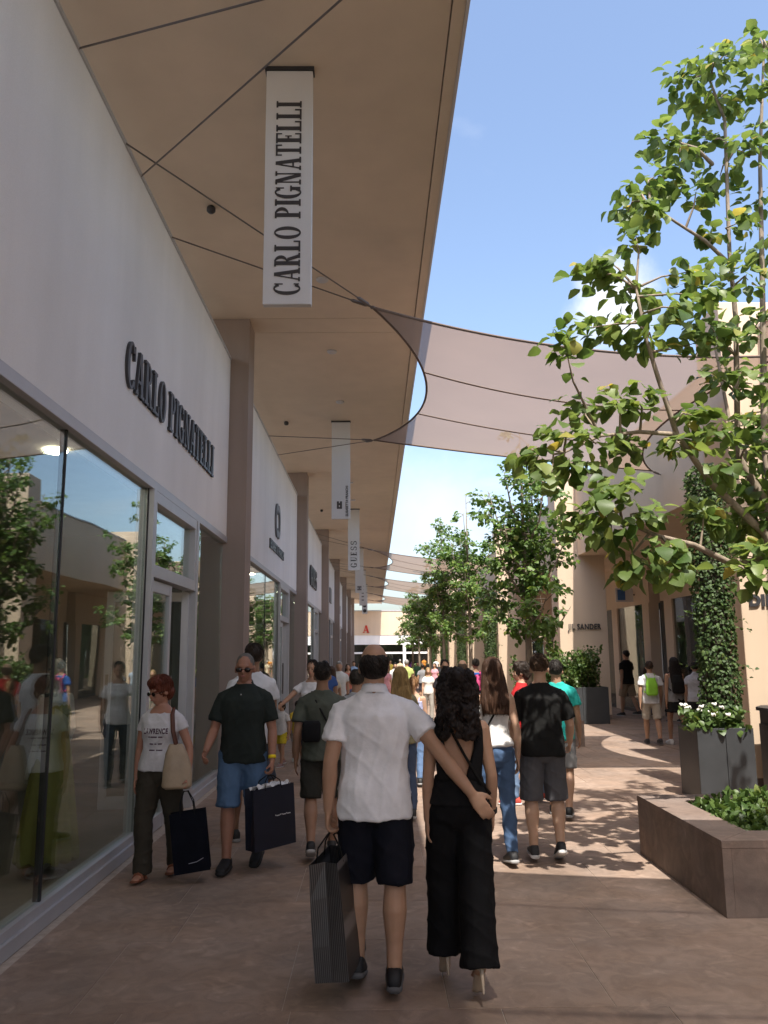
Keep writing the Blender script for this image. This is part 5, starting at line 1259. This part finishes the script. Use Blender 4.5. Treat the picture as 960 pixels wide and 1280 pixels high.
paper_bag('tall dark pinstriped paper bag held by the person in white polo', MAN['gripL'], .46, .17, .55, R(80), stripe_mat(), tilt=R(0), sway=R(-5), drop=.11)
b = paper_bag('navy paper bag with white tissue held by the person in denim shorts', POLO['gripL'], .40, .13, .47, R(42), M_NAVY, tissue=True, tilt=R(-3), drop=.09)
sans('·–··–·–', .05, .001, FRAME((.0, -.0675, -.33), (1, 0, 0), (0, 0, 1), (0, -1, 0)), cloth((.6, .6, .62)), b, .002, width=.15, name='printed_mark')
b = paper_bag('black soft bag with rounded foot held by the person in printed t-shirt', RED['gripL'], .27, .13, .44, R(8), M_NYLON, tilt=R(-7), drop=.16)
MB().limb([(-.02, -.068, -.53), (.04, -.069, -.525), (.09, -.068, -.505)], [(.004, .002)] * 3, 6).build('pale_mark', cloth((.4, .4, .45)), b)
# beige shoulder bag worn by the person in the printed t-shirt
T = RED['tor']; c = T((-.20, .12, 1.0))
b = thing('shoulder_bag', 'beige leather shoulder bag with brown strap of the person in printed t-shirt', 'bag', c, R(172) + R(20))
part_ = MB().sec([(-.19, .085, .04, 0), (-.17, .118, .06, 0), (-.04, .112, .056, 0), (.08, .085, .04, .0, .01), (.15, .05, .02, 0, .015)], 20, 3)
me = remesh(part_, .009, 3, lambda q: .006 * noise.noise(Vector((q[0] * 14, q[1] * 14, q[2] * 9)))); me.materials.append(mat('beige_leather', (.38, .29, .20), .5, .15, 8, .2, 40)); link('bag_body', me, b)
Ri = (Matrix.Translation(c) @ Matrix.Rotation(R(192), 4, 'Z')).inverted()
for off in (.045, -.045):
    pts = [Ri @ T(q) for q in ((-.195 , off * .3 + .12, 1.13), (-.155, .115 + off * .3, 1.28), (-.125, .06 + off * .3, 1.42))]
    MB().limb(pts + [Ri @ T((-.115, -.0, 1.468))], [(.013, .006)] * 4, 8).build('strap', mat('brown_leather', (.10, .035, .02), .5, .2), b, True)
# print on her t-shirt
sh = [o for o in RED['root'].children if o.name.startswith('t_shirt')][0]
M_PRINT = mat('plum_print', (.10, .03, .07), .85, .3, 30)
def shirt_print(txt, z, w, size):
    me0 = sans(txt, size, .001, Matrix.Identity(4), M_PRINT, None, .0025, width=w)
    me = me0.data; bpy.data.objects.remove(me0)
    for v in me.vertices:
        x0 = v.co.x - w / 2; zz = z + v.co.y; ok, p, n, i = sh.ray_cast(Vector((-x0, .6, zz)), Vector((0, -1, 0)))
        v.co = (p + n * .003) if ok else Vector((-x0, .14, zz))
    o = link('printed_word', me, RED['root']); o.scale = sh.scale
bpy.context.view_layer.update()
shirt_print('LAWRENCE', 1.25, .22, .062); shirt_print('—— —', 1.195, .13, .10); shirt_print('–– – ––', 1.14, .11, .08); shirt_print('— ––', 1.085, .12, .08)

# ------------------------------------------------------------------ mannequins inside the first shop
def mannequin(label, x, y, yaw, col, H=1.7, skirt=True):
    k = H / 1.75; t = thing('mannequin', label, 'mannequin', (x, y, .002), R(yaw), 'mannequins behind the glass')
    B = MB().sec([(.98, .13, .1, 0), (1.08, .118, .088, 0), (1.28, .14, .1, 0), (1.36, .14, .09, 0), (1.42, .125, .07, 0), (1.47, .06, .05, 0)], 16)
    B.limb([(0, 0, 1.45), (0, 0, 1.56)], [.045, .042]); B.ell((0, .01, 1.645), (.072, .092, .105))
    for s in (-1, 1): B.limb([(s * .155, 0, 1.41), (s * .19, -.02, 1.15), (s * .185, .06, .92), (s * .18, .1, .78)], [.045, .036, .026, .02]); B.limb([(s * .085, 0, .95), (s * .08, 0, .5), (s * .075, 0, .1), (s * .075, .12, .03)], [.085, .052, .034, .03])
    me = remesh(B, .014, 2); me.materials.append(mat('mannequin_white', (.5, .48, .45), .4, .05)); o = link('body', me, t); o.scale = (k, k, k)
    D = MB().sec([(.12, .27, .22, 0), (.5, .22, .18, 0), (.95, .165, .13, 0), (1.08, .135, .105, 0), (1.28, .152, .118, 0), (1.38, .13, .08, 0)], 30)
    me = remesh(D, .013, 2, lambda c: .02 * (1.3 - c[2]) * math.sin(math.atan2(c[1], c[0]) * 11)); me.materials.append(cloth(col)); o = link('dress', me, t); o.scale = (k, k, k)
    o = MB().sec([(0, .16, .16, 0), (.015, .16, .16, 0)], 20).build('base_plate', M_ALU, t)
mannequin('mannequin in long yellow-green dress behind the first shop window', -2.62, 7.0, 70, (.27, .255, .07))
mannequin('mannequin in dark grey dress behind the first shop window', -3.0, 4.9, 100, (.06, .06, .07))
mannequin('mannequin in cream dress deep inside the first shop', -4.6, 9.2, 60, (.4, .36, .3))

def clothes_rack(label, x, y, n, cols, seed):
    rs = random.Random(seed); t = thing('clothes_rack', label, 'clothes rack', (x, y, .002), 0, 'racks inside the first shop'); w = .055 * n + .2
    MB().limb([(0, -w / 2, 0), (0, -w / 2, 1.5), (0, w / 2, 1.5), (0, w / 2, 0)], [.012] * 4, 8).build('rail', M_CABLE, t, True)
    for s_ in (-1, 1): MB().box(-.22, .22, s_ * w / 2 - .015, s_ * w / 2 + .015, 0, .03).build('foot', M_CABLE, t)
    me = remesh(MB().sec([(.62, .20, .022, 0), (1.0, .19, .024, 0), (1.3, .2, .026, 0), (1.42, .16, .02, 0), (1.49, .03, .012, 0)], 16), .014, 2, lambda c: .006 * noise.noise(Vector(c) * 12))
    me.materials.append(cloth(cols[0]))
    for i in range(n):
        o = link('garment', me, t); o.location.y = -w / 2 + .12 + .055 * i; o.rotation_euler.z = rs.uniform(-.15, .15); o.material_slots[0].link = 'OBJECT'; o.material_slots[0].material = cloth(rs.choice(cols))
clothes_rack('rack of pale garments deep inside the first shop', -4.6, 5.4, 20, [(.5, .48, .44), (.3, .28, .26), (.62, .6, .56)], 3)
clothes_rack('rack of dark garments deep inside the first shop', -5.6, 8.6, 22, [(.03, .03, .04), (.08, .07, .07), (.2, .05, .05)], 4)
